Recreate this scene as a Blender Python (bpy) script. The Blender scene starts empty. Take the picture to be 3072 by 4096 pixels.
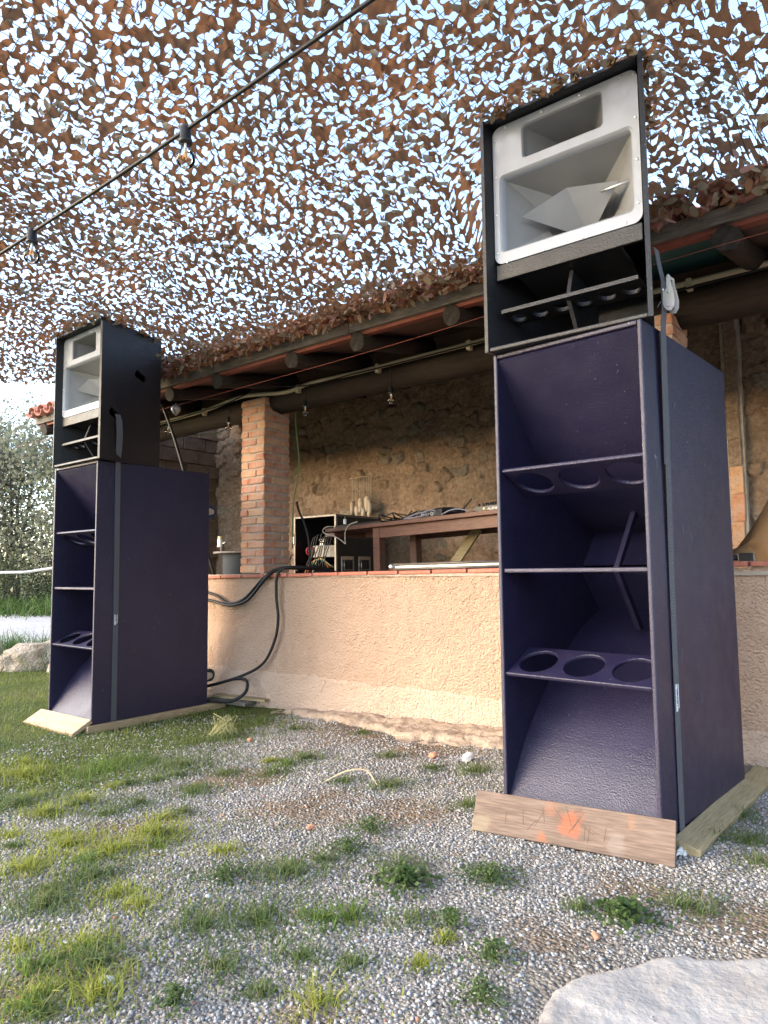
import bpy, bmesh, math, random
import numpy as np
from mathutils import Vector, Matrix, noise

S = bpy.context.scene
C = S.collection
rnd = random.Random(7)
R = math.radians

# ------------------------------------------------------------------ camera
def cam_setup():
    pitch, roll = 0.0837, -0.0105
    w = Vector((0, math.cos(pitch), math.sin(pitch)))
    up0 = Vector((0, -math.sin(pitch), math.cos(pitch)))
    r0 = Vector((1, 0, 0))
    r = r0 * math.cos(roll) + up0 * math.sin(roll)
    u = -r0 * math.sin(roll) + up0 * math.cos(roll)
    cd = bpy.data.cameras.new('camera')
    cd.sensor_fit = 'VERTICAL'
    cd.sensor_height = 36.0
    cd.lens = 24.348
    cd.clip_start = 0.05
    cd.clip_end = 2000
    co = bpy.data.objects.new('camera', cd)
    m = Matrix((r, u, -w)).transposed().to_4x4()
    m.translation = (0, 0, 1.0)
    co.matrix_world = m
    C.objects.link(co)
    S.camera = co
cam_setup()

# ------------------------------------------------------------------ light
SUN_AZ = R(-102)        # low evening sun out of frame on the left
SUN_EL = R(22)
wd = bpy.data.worlds.new('World')
S.world = wd
wd.use_nodes = True
nt = wd.node_tree
bg = nt.nodes['Background']
sky = nt.nodes.new('ShaderNodeTexSky')
sky.sky_type = 'NISHITA'
sky.sun_disc = False
sky.sun_elevation = SUN_EL
sky.sun_rotation = SUN_AZ
sky.altitude = 300
sky.air_density = 1.0
sky.dust_density = 2.2
sky.ozone_density = 1.0
nt.links.new(sky.outputs[0], bg.inputs[0])
bg.inputs[1].default_value = 0.15
sl = bpy.data.lights.new('sun', 'SUN')
sl.energy = 0.5
sl.angle = R(120)
sl.color = (1.0, 0.95, 0.90)
so = bpy.data.objects.new('sun', sl)
sd = Vector((math.sin(SUN_AZ) * math.cos(SUN_EL), math.cos(SUN_AZ) * math.cos(SUN_EL), math.sin(SUN_EL)))
so.rotation_euler = (-sd).to_track_quat('-Z', 'Y').to_euler()
so.location = sd * 30
C.objects.link(so)
vs = S.view_settings
vs.view_transform = 'Standard'
vs.look = 'None'
vs.gamma = 1.0
vs.use_curve_mapping = False
vs.exposure = 2.65
S.render.engine = 'CYCLES'
S.cycles.max_bounces = 8
S.cycles.transparent_max_bounces = 12
S.cycles.use_denoising = True

# ------------------------------------------------------------------ frames
HA = R(38.5)
UX, UY = math.cos(HA), -math.sin(HA)      # along the hut front, left to right
VX, VY = math.sin(HA), math.cos(HA)       # away from the camera, into the hut
def hut(u, v, z=0.0):
    return Vector((UX * u + VX * v, UY * u + VY * v, z))
HUTM = Matrix(((UX, VX, 0, 0), (UY, VY, 0, 0), (0, 0, 1, 0), (0, 0, 0, 1)))

def sstep(t):
    t = np.clip(t, 0, 1)
    return t * t * (3 - 2 * t)
def ground_z(x, y):
    s = ((0.93 - np.asarray(x, float)) * 0.776 + (np.asarray(y, float) - 2.43) * 0.631) / 3.8
    return 0.02 - 0.10 * sstep(s)
def gz(x, y):
    return float(ground_z(x, y))

# ------------------------------------------------------------------ helpers
def link(o, parent=None):
    C.objects.link(o)
    if parent is not None:
        o.parent = parent
    return o
def tag(o, label=None, cat=None, group=None, kind=None):
    if label: o['label'] = label
    if cat: o['category'] = cat
    if group: o['group'] = group
    if kind: o['kind'] = kind
    return o
def empty(name, loc=(0, 0, 0), rz=0.0, mw=None):
    o = bpy.data.objects.new(name, None)
    o.empty_display_size = 0.1
    if mw is not None:
        o.matrix_world = mw
    else:
        o.location = loc
        o.rotation_euler = (0, 0, rz)
    C.objects.link(o)
    return o
def obj(name, me, mat=None, parent=None, loc=None, rot=None, scale=None):
    o = bpy.data.objects.new(name, me)
    if mat is not None and len(me.materials) == 0:
        me.materials.append(mat)
    if loc is not None: o.location = loc
    if rot is not None: o.rotation_euler = rot
    if scale is not None: o.scale = scale
    return link(o, parent)
def np_mesh(name, V, F, mat=None, smooth=False, cols=None):
    """V (n,3), F (m,k) all faces with k corners"""
    V = np.asarray(V, np.float32); F = np.asarray(F, np.int32)
    me = bpy.data.meshes.new(name)
    n, k = F.shape
    me.vertices.add(len(V)); me.vertices.foreach_set('co', V.ravel())
    me.loops.add(n * k); me.loops.foreach_set('vertex_index', F.ravel())
    me.polygons.add(n)
    me.polygons.foreach_set('loop_start', np.arange(0, n * k, k, dtype=np.int32))
    me.polygons.foreach_set('loop_total', np.full(n, k, np.int32))
    me.update(calc_edges=True)
    if smooth:
        me.polygons.foreach_set('use_smooth', np.ones(n, bool))
    if cols is not None:
        a = me.color_attributes.new('col', 'FLOAT_COLOR', 'POINT')
        c4 = np.ones((len(V), 4), np.float32); c4[:, :3] = cols
        a.data.foreach_set('color', c4.ravel())
    if mat: me.materials.append(mat)
    return me

class MB:
    """collects verts / faces"""
    def __init__(s):
        s.v = []; s.f = []
    def add(s, vs, fs, M=None):
        n = len(s.v)
        s.v += [tuple(M @ Vector(p)) if M is not None else tuple(p) for p in vs]
        s.f += [tuple(i + n for i in f) for f in fs]
        return s
    def box(s, x0, x1, y0, y1, z0, z1, M=None):
        return s.add([(x0, y0, z0), (x1, y0, z0), (x1, y1, z0), (x0, y1, z0), (x0, y0, z1), (x1, y0, z1), (x1, y1, z1), (x0, y1, z1)],
                     [(0, 3, 2, 1), (4, 5, 6, 7), (0, 1, 5, 4), (1, 2, 6, 5), (2, 3, 7, 6), (3, 0, 4, 7)], M)
    def prism(s, poly, a, b, axis='x', M=None):
        """poly = closed 2d outline; extruded along axis from a to b"""
        n = len(poly)
        def P(p, t):
            return {'x': (t, p[0], p[1]), 'y': (p[0], t, p[1]), 'z': (p[0], p[1], t)}[axis]
        vs = [P(p, a) for p in poly] + [P(p, b) for p in poly]
        fs = [tuple(range(n)), tuple(range(2 * n - 1, n - 1, -1))] + [(i, i + n, (i + 1) % n + n, (i + 1) % n) for i in range(n)]
        return s.add(vs, fs, M)
    def tube(s, pts, r, n=6, cap=True, M=None):
        pts = [Vector(p) for p in pts]
        rs = r if isinstance(r, (list, tuple)) else [r] * len(pts)
        ref = Vector((0, 0, 1)); vs = []; fs = []
        last = None
        for i, p in enumerate(pts):
            d = (pts[min(i + 1, len(pts) - 1)] - pts[max(i - 1, 0)])
            d.normalize()
            if last is None:
                a = d.cross(ref)
                if a.length < 1e-3: a = d.cross(Vector((1, 0, 0)))
            else:
                a = last - d * last.dot(d)
            a.normalize(); last = a
            b = d.cross(a)
            for k in range(n):
                t = 2 * math.pi * k / n
                vs.append(p + (a * math.cos(t) + b * math.sin(t)) * rs[i])
        for i in range(len(pts) - 1):
            for k in range(n):
                k2 = (k + 1) % n
                fs.append((i * n + k, i * n + k2, (i + 1) * n + k2, (i + 1) * n + k))
        if cap:
            fs.append(tuple(range(n - 1, -1, -1)))
            m = (len(pts) - 1) * n
            fs.append(tuple(range(m, m + n)))
        return s.add(vs, fs, M)
    def lathe(s, prof, n=16, M=None):
        vs = []; fs = []
        for (r, z) in prof:
            for k in range(n):
                t = 2 * math.pi * k / n
                vs.append((max(r, 1e-5) * math.cos(t), max(r, 1e-5) * math.sin(t), z))
        for i in range(len(prof) - 1):
            for k in range(n):
                k2 = (k + 1) % n
                fs.append((i * n + k, i * n + k2, (i + 1) * n + k2, (i + 1) * n + k))
        return s.add(vs, fs, M)
    def mesh(s, name, mat=None, smooth=False):
        me = bpy.data.meshes.new(name)
        me.from_pydata(s.v, [], s.f)
        bm = bmesh.new(); bm.from_mesh(me)
        bmesh.ops.recalc_face_normals(bm, faces=bm.faces)
        bm.to_mesh(me); bm.free()
        if smooth:
            me.polygons.foreach_set('use_smooth', np.ones(len(me.polygons), bool))
        if mat: me.materials.append(mat)
        return me
    def build(s, name, mat, parent=None, smooth=False, bevel=0, seg=2, loc=None, rot=None):
        o = obj(name, s.mesh(name, mat, smooth), None, parent, loc, rot)
        if bevel:
            m = o.modifiers.new('bevel', 'BEVEL'); m.width = bevel; m.segments = seg; m.limit_method = 'ANGLE'; m.angle_limit = R(35)
        return o
def spline(pts, n=8):
    """Catmull-Rom through points"""
    P = [Vector(p) for p in pts]
    P = [P[0] * 2 - P[1]] + P + [P[-1] * 2 - P[-2]]
    out = []
    for i in range(1, len(P) - 2):
        for k in range(n):
            t = k / n
            a, b, c, d = P[i - 1], P[i], P[i + 1], P[i + 2]
            out.append(0.5 * ((2 * b) + (c - a) * t + (2 * a - 5 * b + 4 * c - d) * t * t + (3 * b - a - 3 * c + d) * t ** 3))
    out.append(P[-2])
    return out

def rrect(x0, x1, z0, z1, r, n=5):
    pts = []
    for (cx, cz, a0) in ((x1 - r, z1 - r, 0), (x0 + r, z1 - r, 90), (x0 + r, z0 + r, 180), (x1 - r, z0 + r, 270)):
        for k in range(n + 1):
            a = R(a0 + 90 * k / n)
            pts.append((cx + r * math.cos(a), cz + r * math.sin(a)))
    return pts
def circ(cx, cz, r, n=28, rx=None):
    return [(cx + (rx or r) * math.cos(2 * math.pi * k / n), cz + r * math.sin(2 * math.pi * k / n)) for k in range(n)]
def ray_poly(c, a, poly):
    dx, dz = math.cos(a), math.sin(a)
    best = 0
    for i in range(len(poly)):
        p, q = poly[i], poly[(i + 1) % len(poly)]
        ex, ez = q[0] - p[0], q[1] - p[1]
        den = dx * ez - dz * ex
        if abs(den) < 1e-12: continue
        t = ((p[0] - c[0]) * ez - (p[1] - c[1]) * ex) / den
        s_ = ((p[0] - c[0]) * dz - (p[1] - c[1]) * dx) / den
        if t > 0 and -1e-9 <= s_ <= 1 + 1e-9: best = max(best, t)
    return (c[0] + dx * best, c[1] + dz * best)
def ring_loops(c, outer, inner):
    ang = sorted(set(round(math.atan2(p[1] - c[1], p[0] - c[0]), 5) for p in list(outer) + list(inner)))
    return [ray_poly(c, a, outer) for a in ang], [ray_poly(c, a, inner) for a in ang]
def plate_holes(mb, cells, t, M):
    """cells = [(centre, outer polygon, hole polygon)]; plate in local (a, b) plane with thickness t along c; M maps (a, c, b)"""
    for c, outer, inner in cells:
        O, I = ring_loops(c, outer, inner)
        n = len(O)
        vs = [(p[0], 0, p[1]) for p in O] + [(p[0], 0, p[1]) for p in I] + [(p[0], t, p[1]) for p in O] + [(p[0], t, p[1]) for p in I]
        fs = []
        for i in range(n):
            j = (i + 1) % n
            fs += [(i, j, n + j, n + i), (2 * n + i, 3 * n + i, 3 * n + j, 2 * n + j), (n + i, n + j, 3 * n + j, 3 * n + i), (i, 2 * n + i, 2 * n + j, j)]
        mb.add(vs, fs, M)

# ------------------------------------------------------------------ materials
class N:
    def __init__(s, name):
        s.m = bpy.data.materials.new(name); s.m.use_nodes = True
        s.t = s.m.node_tree; s.b = s.t.nodes['Principled BSDF']; s.out = s.t.nodes['Material Output']
    def n(s, typ, **kw):
        nd = s.t.nodes.new(typ)
        for k, v in kw.items(): setattr(nd, k, v)
        return nd
    def l(s, a, b): s.t.links.new(a, b)
    def coord(s, scale=(1, 1, 1), out='Object', rot=(0, 0, 0)):
        tc = s.n('ShaderNodeTexCoord'); mp = s.n('ShaderNodeMapping')
        mp.inputs['Scale'].default_value = scale
        mp.inputs['Rotation'].default_value = rot
        s.l(tc.outputs[out], mp.inputs['Vector'])
        return mp.outputs[0]
    def noise(s, vec, scale, detail=5, rough=0.55, dist=0):
        nd = s.n('ShaderNodeTexNoise'); s.l(vec, nd.inputs['Vector'])
        nd.inputs['Scale'].default_value = scale; nd.inputs['Detail'].default_value = detail
        nd.inputs['Roughness'].default_value = rough; nd.inputs['Distortion'].default_value = dist
        return nd.outputs['Fac']
    def ramp(s, fac, stops):
        nd = s.n('ShaderNodeValToRGB'); el = nd.color_ramp.elements
        while len(el) < len(stops): el.new(0.5)
        for e, (p, c) in zip(el, stops):
            e.position = p; e.color = (c[0], c[1], c[2], 1) if not isinstance(c, (int, float)) else (c, c, c, 1)
        s.l(fac, nd.inputs[0]); return nd.outputs[0]
    def mix(s, fac, a, b, mode='MIX'):
        nd = s.n('ShaderNodeMix', data_type='RGBA', blend_type=mode)
        for inp, v in ((nd.inputs[0], fac), (nd.inputs[6], a), (nd.inputs[7], b)):
            if hasattr(v, 'node'): s.l(v, inp)
            elif isinstance(v, (int, float)): inp.default_value = v
            else: inp.default_value = (v[0], v[1], v[2], 1)
        return nd.outputs[2]
    def math(s, op, a, b=0.0):
        nd = s.n('ShaderNodeMath', operation=op)
        for inp, v in ((nd.inputs[0], a), (nd.inputs[1], b)):
            if hasattr(v, 'node'): s.l(v, inp)
            else: inp.default_value = v
        return nd.outputs[0]
    def bump(s, h, strength=0.5, dist=0.01, prev=None):
        nd = s.n('ShaderNodeBump'); s.l(h, nd.inputs['Height'])
        nd.inputs['Strength'].default_value = strength; nd.inputs['Distance'].default_value = dist
        if prev is not None: s.l(prev, nd.inputs['Normal'])
        s.l(nd.outputs[0], s.b.inputs['Normal']); return nd.outputs[0]
    def set(s, col=None, rough=None, spec=None, metal=None):
        if col is not None:
            if hasattr(col, 'node'): s.l(col, s.b.inputs['Base Color'])
            else: s.b.inputs['Base Color'].default_value = (*col, 1)
        if rough is not None:
            if hasattr(rough, 'node'): s.l(rough, s.b.inputs['Roughness'])
            else: s.b.inputs['Roughness'].default_value = rough
        if spec is not None: s.b.inputs['Specular IOR Level'].default_value = spec
        if metal is not None: s.b.inputs['Metallic'].default_value = metal
        return s

def simple(name, c1, c2=None, scale=6, rough=0.6, bump=0.0, bscale=80, bdist=0.004, spec=0.4, metal=0, rand=0.0, detail=6):
    m = N(name); v = m.coord()
    col = m.ramp(m.noise(v, scale, detail), [(0.3, c1), (0.7, c2 or c1)])
    if rand:
        oi = m.n('ShaderNodeObjectInfo')
        k = m.math('ADD', m.math('MULTIPLY', oi.outputs['Random'], 2 * rand), 1 - rand)
        hs = m.n('ShaderNodeHueSaturation'); m.l(col, hs.inputs['Color']); m.l(k, hs.inputs['Value']); col = hs.outputs[0]
    m.set(col, rough, spec, metal)
    if bump: m.bump(m.noise(v, bscale, 3), bump, bdist)
    return m.m

def coat(name, c1, c2, rough):
    """orange-peel polyurea coating of the cabinets, with scuffs"""
    m = N(name); v = m.coord()
    base = m.ramp(m.noise(v, 2.5, 4), [(0.3, c1), (0.75, c2)])
    dust = m.ramp(m.noise(v, 14, 8, 0.7), [(0.55, 0.0), (0.9, 1.0)])
    base = m.mix(m.math('MULTIPLY', dust, 0.05), base, (0.22, 0.21, 0.26))
    scr = m.ramp(m.noise(m.coord((3, 3, 1.2)), 38, 2, 0.4), [(0.755, 0.0), (0.775, 1.0)])
    base = m.mix(m.math('MULTIPLY', scr, 0.35), base, (0.4, 0.4, 0.43))
    m.set(base, m.ramp(m.noise(v, 9, 5), [(0.3, rough - 0.06), (0.7, rough + 0.1)]), 0.5)
    b = m.bump(m.noise(v, 170, 2, 0.5), 0.55, 0.004)
    m.bump(m.noise(v, 420, 1, 0.5), 0.25, 0.002, b)
    return m.m
def wood(name, c1, c2, rough=0.75, axis=0, grain=1.0, stains=(), knots=True, rand=0.0):
    m = N(name)
    sc = [22 * grain] * 3; sc[axis] = 1.6 * grain
    v = m.coord(tuple(sc))
    g = m.noise(v, 1.6, 7, 0.65, 0.6)
    col = m.ramp(g, [(0.25, c1), (0.5, [(a + b) / 2 for a, b in zip(c1, c2)]), (0.75, c2)])
    fine = m.noise(m.coord(tuple(4 * s for s in sc)), 2.0, 3)
    col = m.mix(0.35, col, m.ramp(fine, [(0.35, [x * 0.45 for x in c1]), (0.65, c2)]))
    if rand:
        oi = m.n('ShaderNodeObjectInfo')
        k = m.math('ADD', m.math('MULTIPLY', oi.outputs['Random'], 2 * rand), 1 - rand)
        hs = m.n('ShaderNodeHueSaturation'); m.l(col, hs.inputs['Color']); m.l(k, hs.inputs['Value']); col = hs.outputs[0]
    for (cx, cy, cz, r_, c, soft) in stains:
        tc = m.n('ShaderNodeTexCoord'); d = m.n('ShaderNodeVectorMath', operation='DISTANCE')
        wv = m.n('ShaderNodeVectorMath', operation='ADD')
        nz = m.n('ShaderNodeTexNoise'); nz.inputs['Scale'].default_value = 28; nz.inputs['Detail'].default_value = 5
        m.l(tc.outputs['Object'], nz.inputs['Vector'])
        sub = m.n('ShaderNodeVectorMath', operation='MULTIPLY_ADD'); m.l(nz.outputs['Color'], sub.inputs[0])
        sub.inputs[1].default_value = (0.07, 0.07, 0.07); sub.inputs[2].default_value = (-0.035, -0.035, -0.035)
        m.l(tc.outputs['Object'], wv.inputs[0]); m.l(sub.outputs[0], wv.inputs[1])
        m.l(wv.outputs[0], d.inputs[0]); d.inputs[1].default_value = (cx, cy, cz)
        f = m.ramp(d.outputs['Value'], [(max(r_ * 0.55, 0), 1.0), (r_, 0.0)])
        col = m.mix(m.math('MULTIPLY', f, soft), col, c)
    m.set(col, rough, 0.3)
    m.bump(g, 0.5, 0.004)
    return m.m

M = {}
M['purple'] = coat('purple_coating', (0.0105, 0.0083, 0.029), (0.0165, 0.0134, 0.041), 0.42)
M['black_coat'] = coat('black_coating', (0.0085, 0.0085, 0.0105), (0.014, 0.014, 0.018), 0.42)
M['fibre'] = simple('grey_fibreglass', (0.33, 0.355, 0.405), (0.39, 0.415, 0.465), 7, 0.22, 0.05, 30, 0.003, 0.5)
M['fibre_shaded'] = simple('grey_fibreglass_shaded', (0.20, 0.207, 0.22), (0.27, 0.277, 0.29), 5, 0.4, 0.08, 40, 0.003, 0.5)  # darker copy of the fibreglass, shade of the horn mouths painted into its colour
M['steel'] = simple('zinc_steel', (0.55, 0.56, 0.56), (0.7, 0.7, 0.68), 30, 0.3, 0.0, metal=1.0)
M['zincyellow'] = simple('passivated_steel', (0.42, 0.42, 0.35), (0.50, 0.44, 0.46), 18, 0.45, 0.1, 60, 0.002, metal=0.35)
M['webbing'] = None
def webbing():
    m = N('black_webbing'); v = m.coord()
    wv = m.n('ShaderNodeTexWave'); wv.bands_direction = 'Z'; wv.inputs['Scale'].default_value = 60; wv.inputs['Distortion'].default_value = 0.6
    m.l(v, wv.inputs['Vector'])
    col = m.ramp(wv.outputs['Fac'], [(0.3, (0.05, 0.05, 0.056)), (0.7, (0.125, 0.128, 0.145))])
    m.set(col, 0.6, 0.4); m.bump(wv.outputs['Fac'], 0.6, 0.002); return m.m
M['webbing'] = webbing()
M['rubber'] = simple('black_cable_rubber', (0.008, 0.008, 0.009), (0.013, 0.013, 0.014), 20, 0.5, 0.1, 80, 0.002, 0.3)
M['blackplastic'] = simple('black_plastic', (0.012, 0.012, 0.013), (0.02, 0.02, 0.021), 12, 0.4, 0.05, 90, 0.002)
M['whitepaint'] = simple('white_print', (0.75, 0.75, 0.75), (0.8, 0.8, 0.8), 8, 0.6)
M['whiteplastic'] = simple('white_plastic', (0.72, 0.72, 0.70), (0.8, 0.8, 0.78), 8, 0.4)
M['plank_old'] = wood('weathered_plank_wood', (0.088, 0.058, 0.042), (0.225, 0.160, 0.123), 0.8, 0, 1.0,
    stains=((0.01, 0, 0.005, 0.055, (0.36, 0.085, 0.03), 0.55), (-0.06, 0, 0.045, 0.032, (0.30, 0.12, 0.06), 0.35), (-0.085, 0, -0.055, 0.03, (0.36, 0.11, 0.04), 0.45),
            (0.215, 0, 0.05, 0.03, (0.34, 0.16, 0.08), 0.3), (0.17, 0, -0.03, 0.045, (0.34, 0.30, 0.27), 0.18), (-0.33, 0, -0.05, 0.05, (0.34, 0.30, 0.18), 0.25), (0.03, 0, 0.055, 0.02, (0.08, 0.05, 0.04), 0.5)))
M['plank_new'] = wood('pale_pine', (0.30, 0.20, 0.11), (0.50, 0.37, 0.22), 0.7, 0)
M['plank_green'] = wood('treated_pine', (0.22, 0.17, 0.085), (0.42, 0.33, 0.19), 0.75, 0)
M['plank_pale'] = wood('washed_pine', (0.33, 0.22, 0.14), (0.56, 0.41, 0.28), 0.75, 0, 0.7)
M['table_wood'] = wood('brown_table_wood', (0.075, 0.032, 0.022), (0.17, 0.082, 0.058), 0.5, 0)
M['log'] = wood('dark_log', (0.012, 0.008, 0.006), (0.040, 0.027, 0.020), 0.85, 0, 0.8)
M['log_end'] = simple('log_end_grain', (0.010, 0.008, 0.007), (0.034, 0.029, 0.025), 25, 0.9, 0.6, 40, 0.01)
M['grey_wood'] = wood('weathered_grey_wood', (0.07, 0.062, 0.053), (0.24, 0.215, 0.185), 0.85, 0, 1.4)
M['red_board'] = simple('red_painted_board', (0.15, 0.040, 0.028), (0.22, 0.065, 0.045), 9, 0.7, 0.3, 50)
M['teal'] = simple('teal_panel', (0.012, 0.06, 0.062), (0.02, 0.085, 0.085), 5, 0.6, 0.1, 40)
M['soffit'] = simple('brown_soffit', (0.075, 0.042, 0.030), (0.14, 0.078, 0.054), 7, 0.85, 0.3, 40)
M['rooftile'] = simple('clay_roof_tile', (0.27, 0.105, 0.08), (0.40, 0.18, 0.14), 11, 0.85, 0.4, 40, 0.004, rand=0.2)
M['coping'] = simple('terracotta_coping', (0.36, 0.11, 0.075), (0.48, 0.18, 0.12), 9, 0.75, 0.3, 60, 0.004, rand=0.12)
M['mortar'] = simple('grey_lime_mortar', (0.30, 0.25, 0.20), (0.42, 0.36, 0.30), 22, 0.95, 0.7, 70, 0.008)
def brickmat():
    m = N('clay_brick'); v = m.coord()
    oi = m.n('ShaderNodeObjectInfo')
    base = m.ramp(oi.outputs['Random'], [(0.0, (0.40, 0.105, 0.05)), (0.25, (0.47, 0.19, 0.08)), (0.45, (0.36, 0.09, 0.045)), (0.62, (0.52, 0.25, 0.115)), (0.8, (0.46, 0.155, 0.07)), (1.0, (0.55, 0.28, 0.13))])
    pits = m.ramp(m.noise(v, 55, 5, 0.6), [(0.33, (0.5, 0.42, 0.38)), (0.48, (1, 1, 1))])
    col = m.mix(1.0, base, pits, 'MULTIPLY')
    wash = m.ramp(m.noise(v, 9, 6), [(0.38, 0.15), (0.70, 0.65)])
    col = m.mix(wash, col, (0.50, 0.40, 0.32))
    m.set(col, 0.9, 0.2); m.bump(m.noise(v, 60, 5, 0.6), 0.6, 0.006); return m.m
M['brick'] = brickmat()
def plaster(name, c1, c2, strength, dark):
    m = N(name); v = m.coord()
    big = m.noise(v, 1.3, 6, 0.6)
    col = m.ramp(big, [(0.28, c1), (0.72, c2)])
    vo = m.n('ShaderNodeTexVoronoi'); vo.inputs['Scale'].default_value = 70; m.l(v, vo.inputs['Vector'])
    n1 = m.noise(v, 90, 3, 0.6, 0.0); n2 = m.noise(v, 34, 3)
    h = m.math('ADD', m.math('ADD', n1, m.math('MULTIPLY', n2, 0.7)), m.math('MULTIPLY', vo.outputs['Distance'], -0.5))
    pit = m.ramp(m.noise(v, 30, 2, 0.4), [(0.22, dark), (0.29, (1, 1, 1))])
    col = m.mix(1.0, col, pit, 'MULTIPLY')
    m.set(col, 0.92, 0.15); m.bump(h, strength, 0.032); return m.m
M['plaster'] = plaster('peach_roughcast', (0.545, 0.372, 0.268), (0.64, 0.455, 0.342), 1.0, (0.7, 0.6, 0.5))
M['plinth'] = plaster('pale_pink_roughcast', (0.62, 0.445, 0.33), (0.71, 0.535, 0.42), 1.0, (0.75, 0.68, 0.62))
def stonewall(name, c1, c2, c3):
    m = N(name); v = m.coord()
    a = m.ramp(m.noise(v, 3.2, 7, 0.6, 0.4), [(0.25, c1), (0.5, c2), (0.75, c3)])
    fine = m.ramp(m.noise(v, 26, 6, 0.65), [(0.3, (0.55, 0.52, 0.5)), (0.62, (1.05, 1.05, 1.05))])
    oi = m.n('ShaderNodeObjectInfo')
    k = m.math('ADD', m.math('MULTIPLY', oi.outputs['Random'], 0.3), 0.85)
    hs = m.n('ShaderNodeHueSaturation'); m.l(m.mix(1.0, a, fine, 'MULTIPLY'), hs.inputs['Color']); m.l(k, hs.inputs['Value'])
    m.set(hs.outputs[0], 0.95, 0.12)
    m.bump(m.noise(v, 22, 8, 0.68, 0.3), 1.0, 0.03); return m.m
M['rubble'] = stonewall('lime_rubble_wall', (0.19, 0.135, 0.095), (0.28, 0.20, 0.142), (0.36, 0.27, 0.20))
M['stone'] = stonewall('wall_stone', (0.20, 0.145, 0.10), (0.29, 0.205, 0.145), (0.365, 0.275, 0.20))
M['greystone'] = stonewall('grey_wall_stone', (0.19, 0.155, 0.12), (0.26, 0.215, 0.17), (0.33, 0.28, 0.225))
M['slab'] = simple('pale_bedrock', (0.29, 0.265, 0.24), (0.39, 0.365, 0.335), 5, 0.9, 0.6, 45, 0.010, 0.2, detail=9)
M['ledge'] = simple('pink_bedrock', (0.30, 0.225, 0.165), (0.42, 0.33, 0.25), 6, 0.92, 0.8, 30, 0.015, 0.2)
M['boulder'] = simple('pale_boulder', (0.27, 0.22, 0.165), (0.46, 0.40, 0.32), 4, 0.9, 0.9, 10, 0.05, 0.2)
M['alu'] = simple('aluminium_profile', (0.10, 0.09, 0.08), (0.16, 0.145, 0.13), 15, 0.45, metal=0.3)
M['case_black'] = simple('black_case_laminate', (0.009, 0.009, 0.010), (0.016, 0.016, 0.017), 20, 0.55, 0.1, 120, 0.002)
M['case_silver'] = simple('silver_case_panel', (0.28, 0.28, 0.285), (0.38, 0.38, 0.38), 12, 0.4, metal=0.5)
M['grey_unit'] = simple('grey_metal_unit', (0.09, 0.09, 0.093), (0.13, 0.13, 0.133), 10, 0.45, metal=0.4)
M['red_plastic'] = simple('red_plug_plastic', (0.35, 0.02, 0.025), (0.42, 0.03, 0.035), 10, 0.35)
M['blue_rubber'] = simple('blue_wheel_rubber', (0.012, 0.05, 0.15), (0.02, 0.07, 0.2), 10, 0.5)
M['green_rubber'] = simple('green_wheel_rubber', (0.008, 0.035, 0.035), (0.012, 0.05, 0.05), 10, 0.5)
M['drum'] = simple('grey_plastic_tub', (0.075, 0.085, 0.10), (0.10, 0.11, 0.13), 5, 0.35)
M['slate'] = simple('slate_top', (0.10, 0.085, 0.08), (0.22, 0.19, 0.18), 30, 0.8, 0.5, 60)
M['conduit'] = simple('cream_conduit', (0.42, 0.37, 0.25), (0.52, 0.46, 0.33), 6, 0.55)
M['cream_cord'] = simple('cream_cord', (0.42, 0.38, 0.30), (0.5, 0.46, 0.38), 12, 0.9, 0.3, 60)
M['macrame'] = simple('cotton_macrame', (0.34, 0.28, 0.22), (0.44, 0.38, 0.31), 30, 0.95, 0.5, 90)
M['white_rope'] = simple('white_rope', (0.75, 0.75, 0.74), (0.82, 0.82, 0.8), 30, 0.8, 0.4, 120)
M['blanket'] = simple('tan_blanket', (0.20, 0.125, 0.062), (0.255, 0.165, 0.085), 5, 0.9, 0.4, 300, 0.002)
M['yellow_rope'] = simple('yellow_straw_cord', (0.27, 0.26, 0.11), (0.38, 0.36, 0.18), 12, 0.85)
M['dry_leaf'] = simple('dry_palm_leaf', (0.46, 0.35, 0.20), (0.58, 0.46, 0.30), 12, 0.85)
M['white_bag'] = simple('white_bag', (0.55, 0.52, 0.48), (0.68, 0.66, 0.62), 9, 0.7)
M['red_cord'] = simple('red_wire', (0.20, 0.045, 0.03), (0.26, 0.06, 0.04), 9, 0.6)
M['green_cable'] = simple('green_wire', (0.10, 0.17, 0.05), (0.14, 0.22, 0.07), 9, 0.5)
M['grey_cable'] = simple('grey_cable', (0.14, 0.14, 0.19), (0.2, 0.2, 0.26), 9, 0.5)
M['orange_cable'] = simple('orange_cable', (0.55, 0.20, 0.03), (0.62, 0.26, 0.05), 9, 0.45)
M['red_cable'] = simple('red_cable', (0.5, 0.03, 0.03), (0.55, 0.05, 0.04), 9, 0.45)
M['green_cable2'] = simple('bright_green_cable', (0.02, 0.22, 0.06), (0.03, 0.28, 0.09), 9, 0.45)
M['filament'] = simple('bulb_filament', (0.75, 0.33, 0.06), (0.85, 0.42, 0.1), 9, 0.5)
M['bark'] = simple('tree_bark', (0.06, 0.05, 0.04), (0.13, 0.11, 0.09), 12, 0.9, 0.6, 30, 0.02)
M['bottle_brown'] = simple('brown_glass_bottle', (0.03, 0.012, 0.006), (0.04, 0.018, 0.008), 9, 0.15)
M['label_cream'] = simple('cream_cap', (0.6, 0.52, 0.28), (0.66, 0.58, 0.34), 9, 0.6)
M['brickchip'] = simple('brick_fragment', (0.42, 0.16, 0.09), (0.52, 0.26, 0.17), 20, 0.9, 0.4, 60)
M['whitestone'] = simple('white_pebble', (0.6, 0.57, 0.52), (0.72, 0.7, 0.66), 20, 0.8, 0.3, 60)
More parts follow.
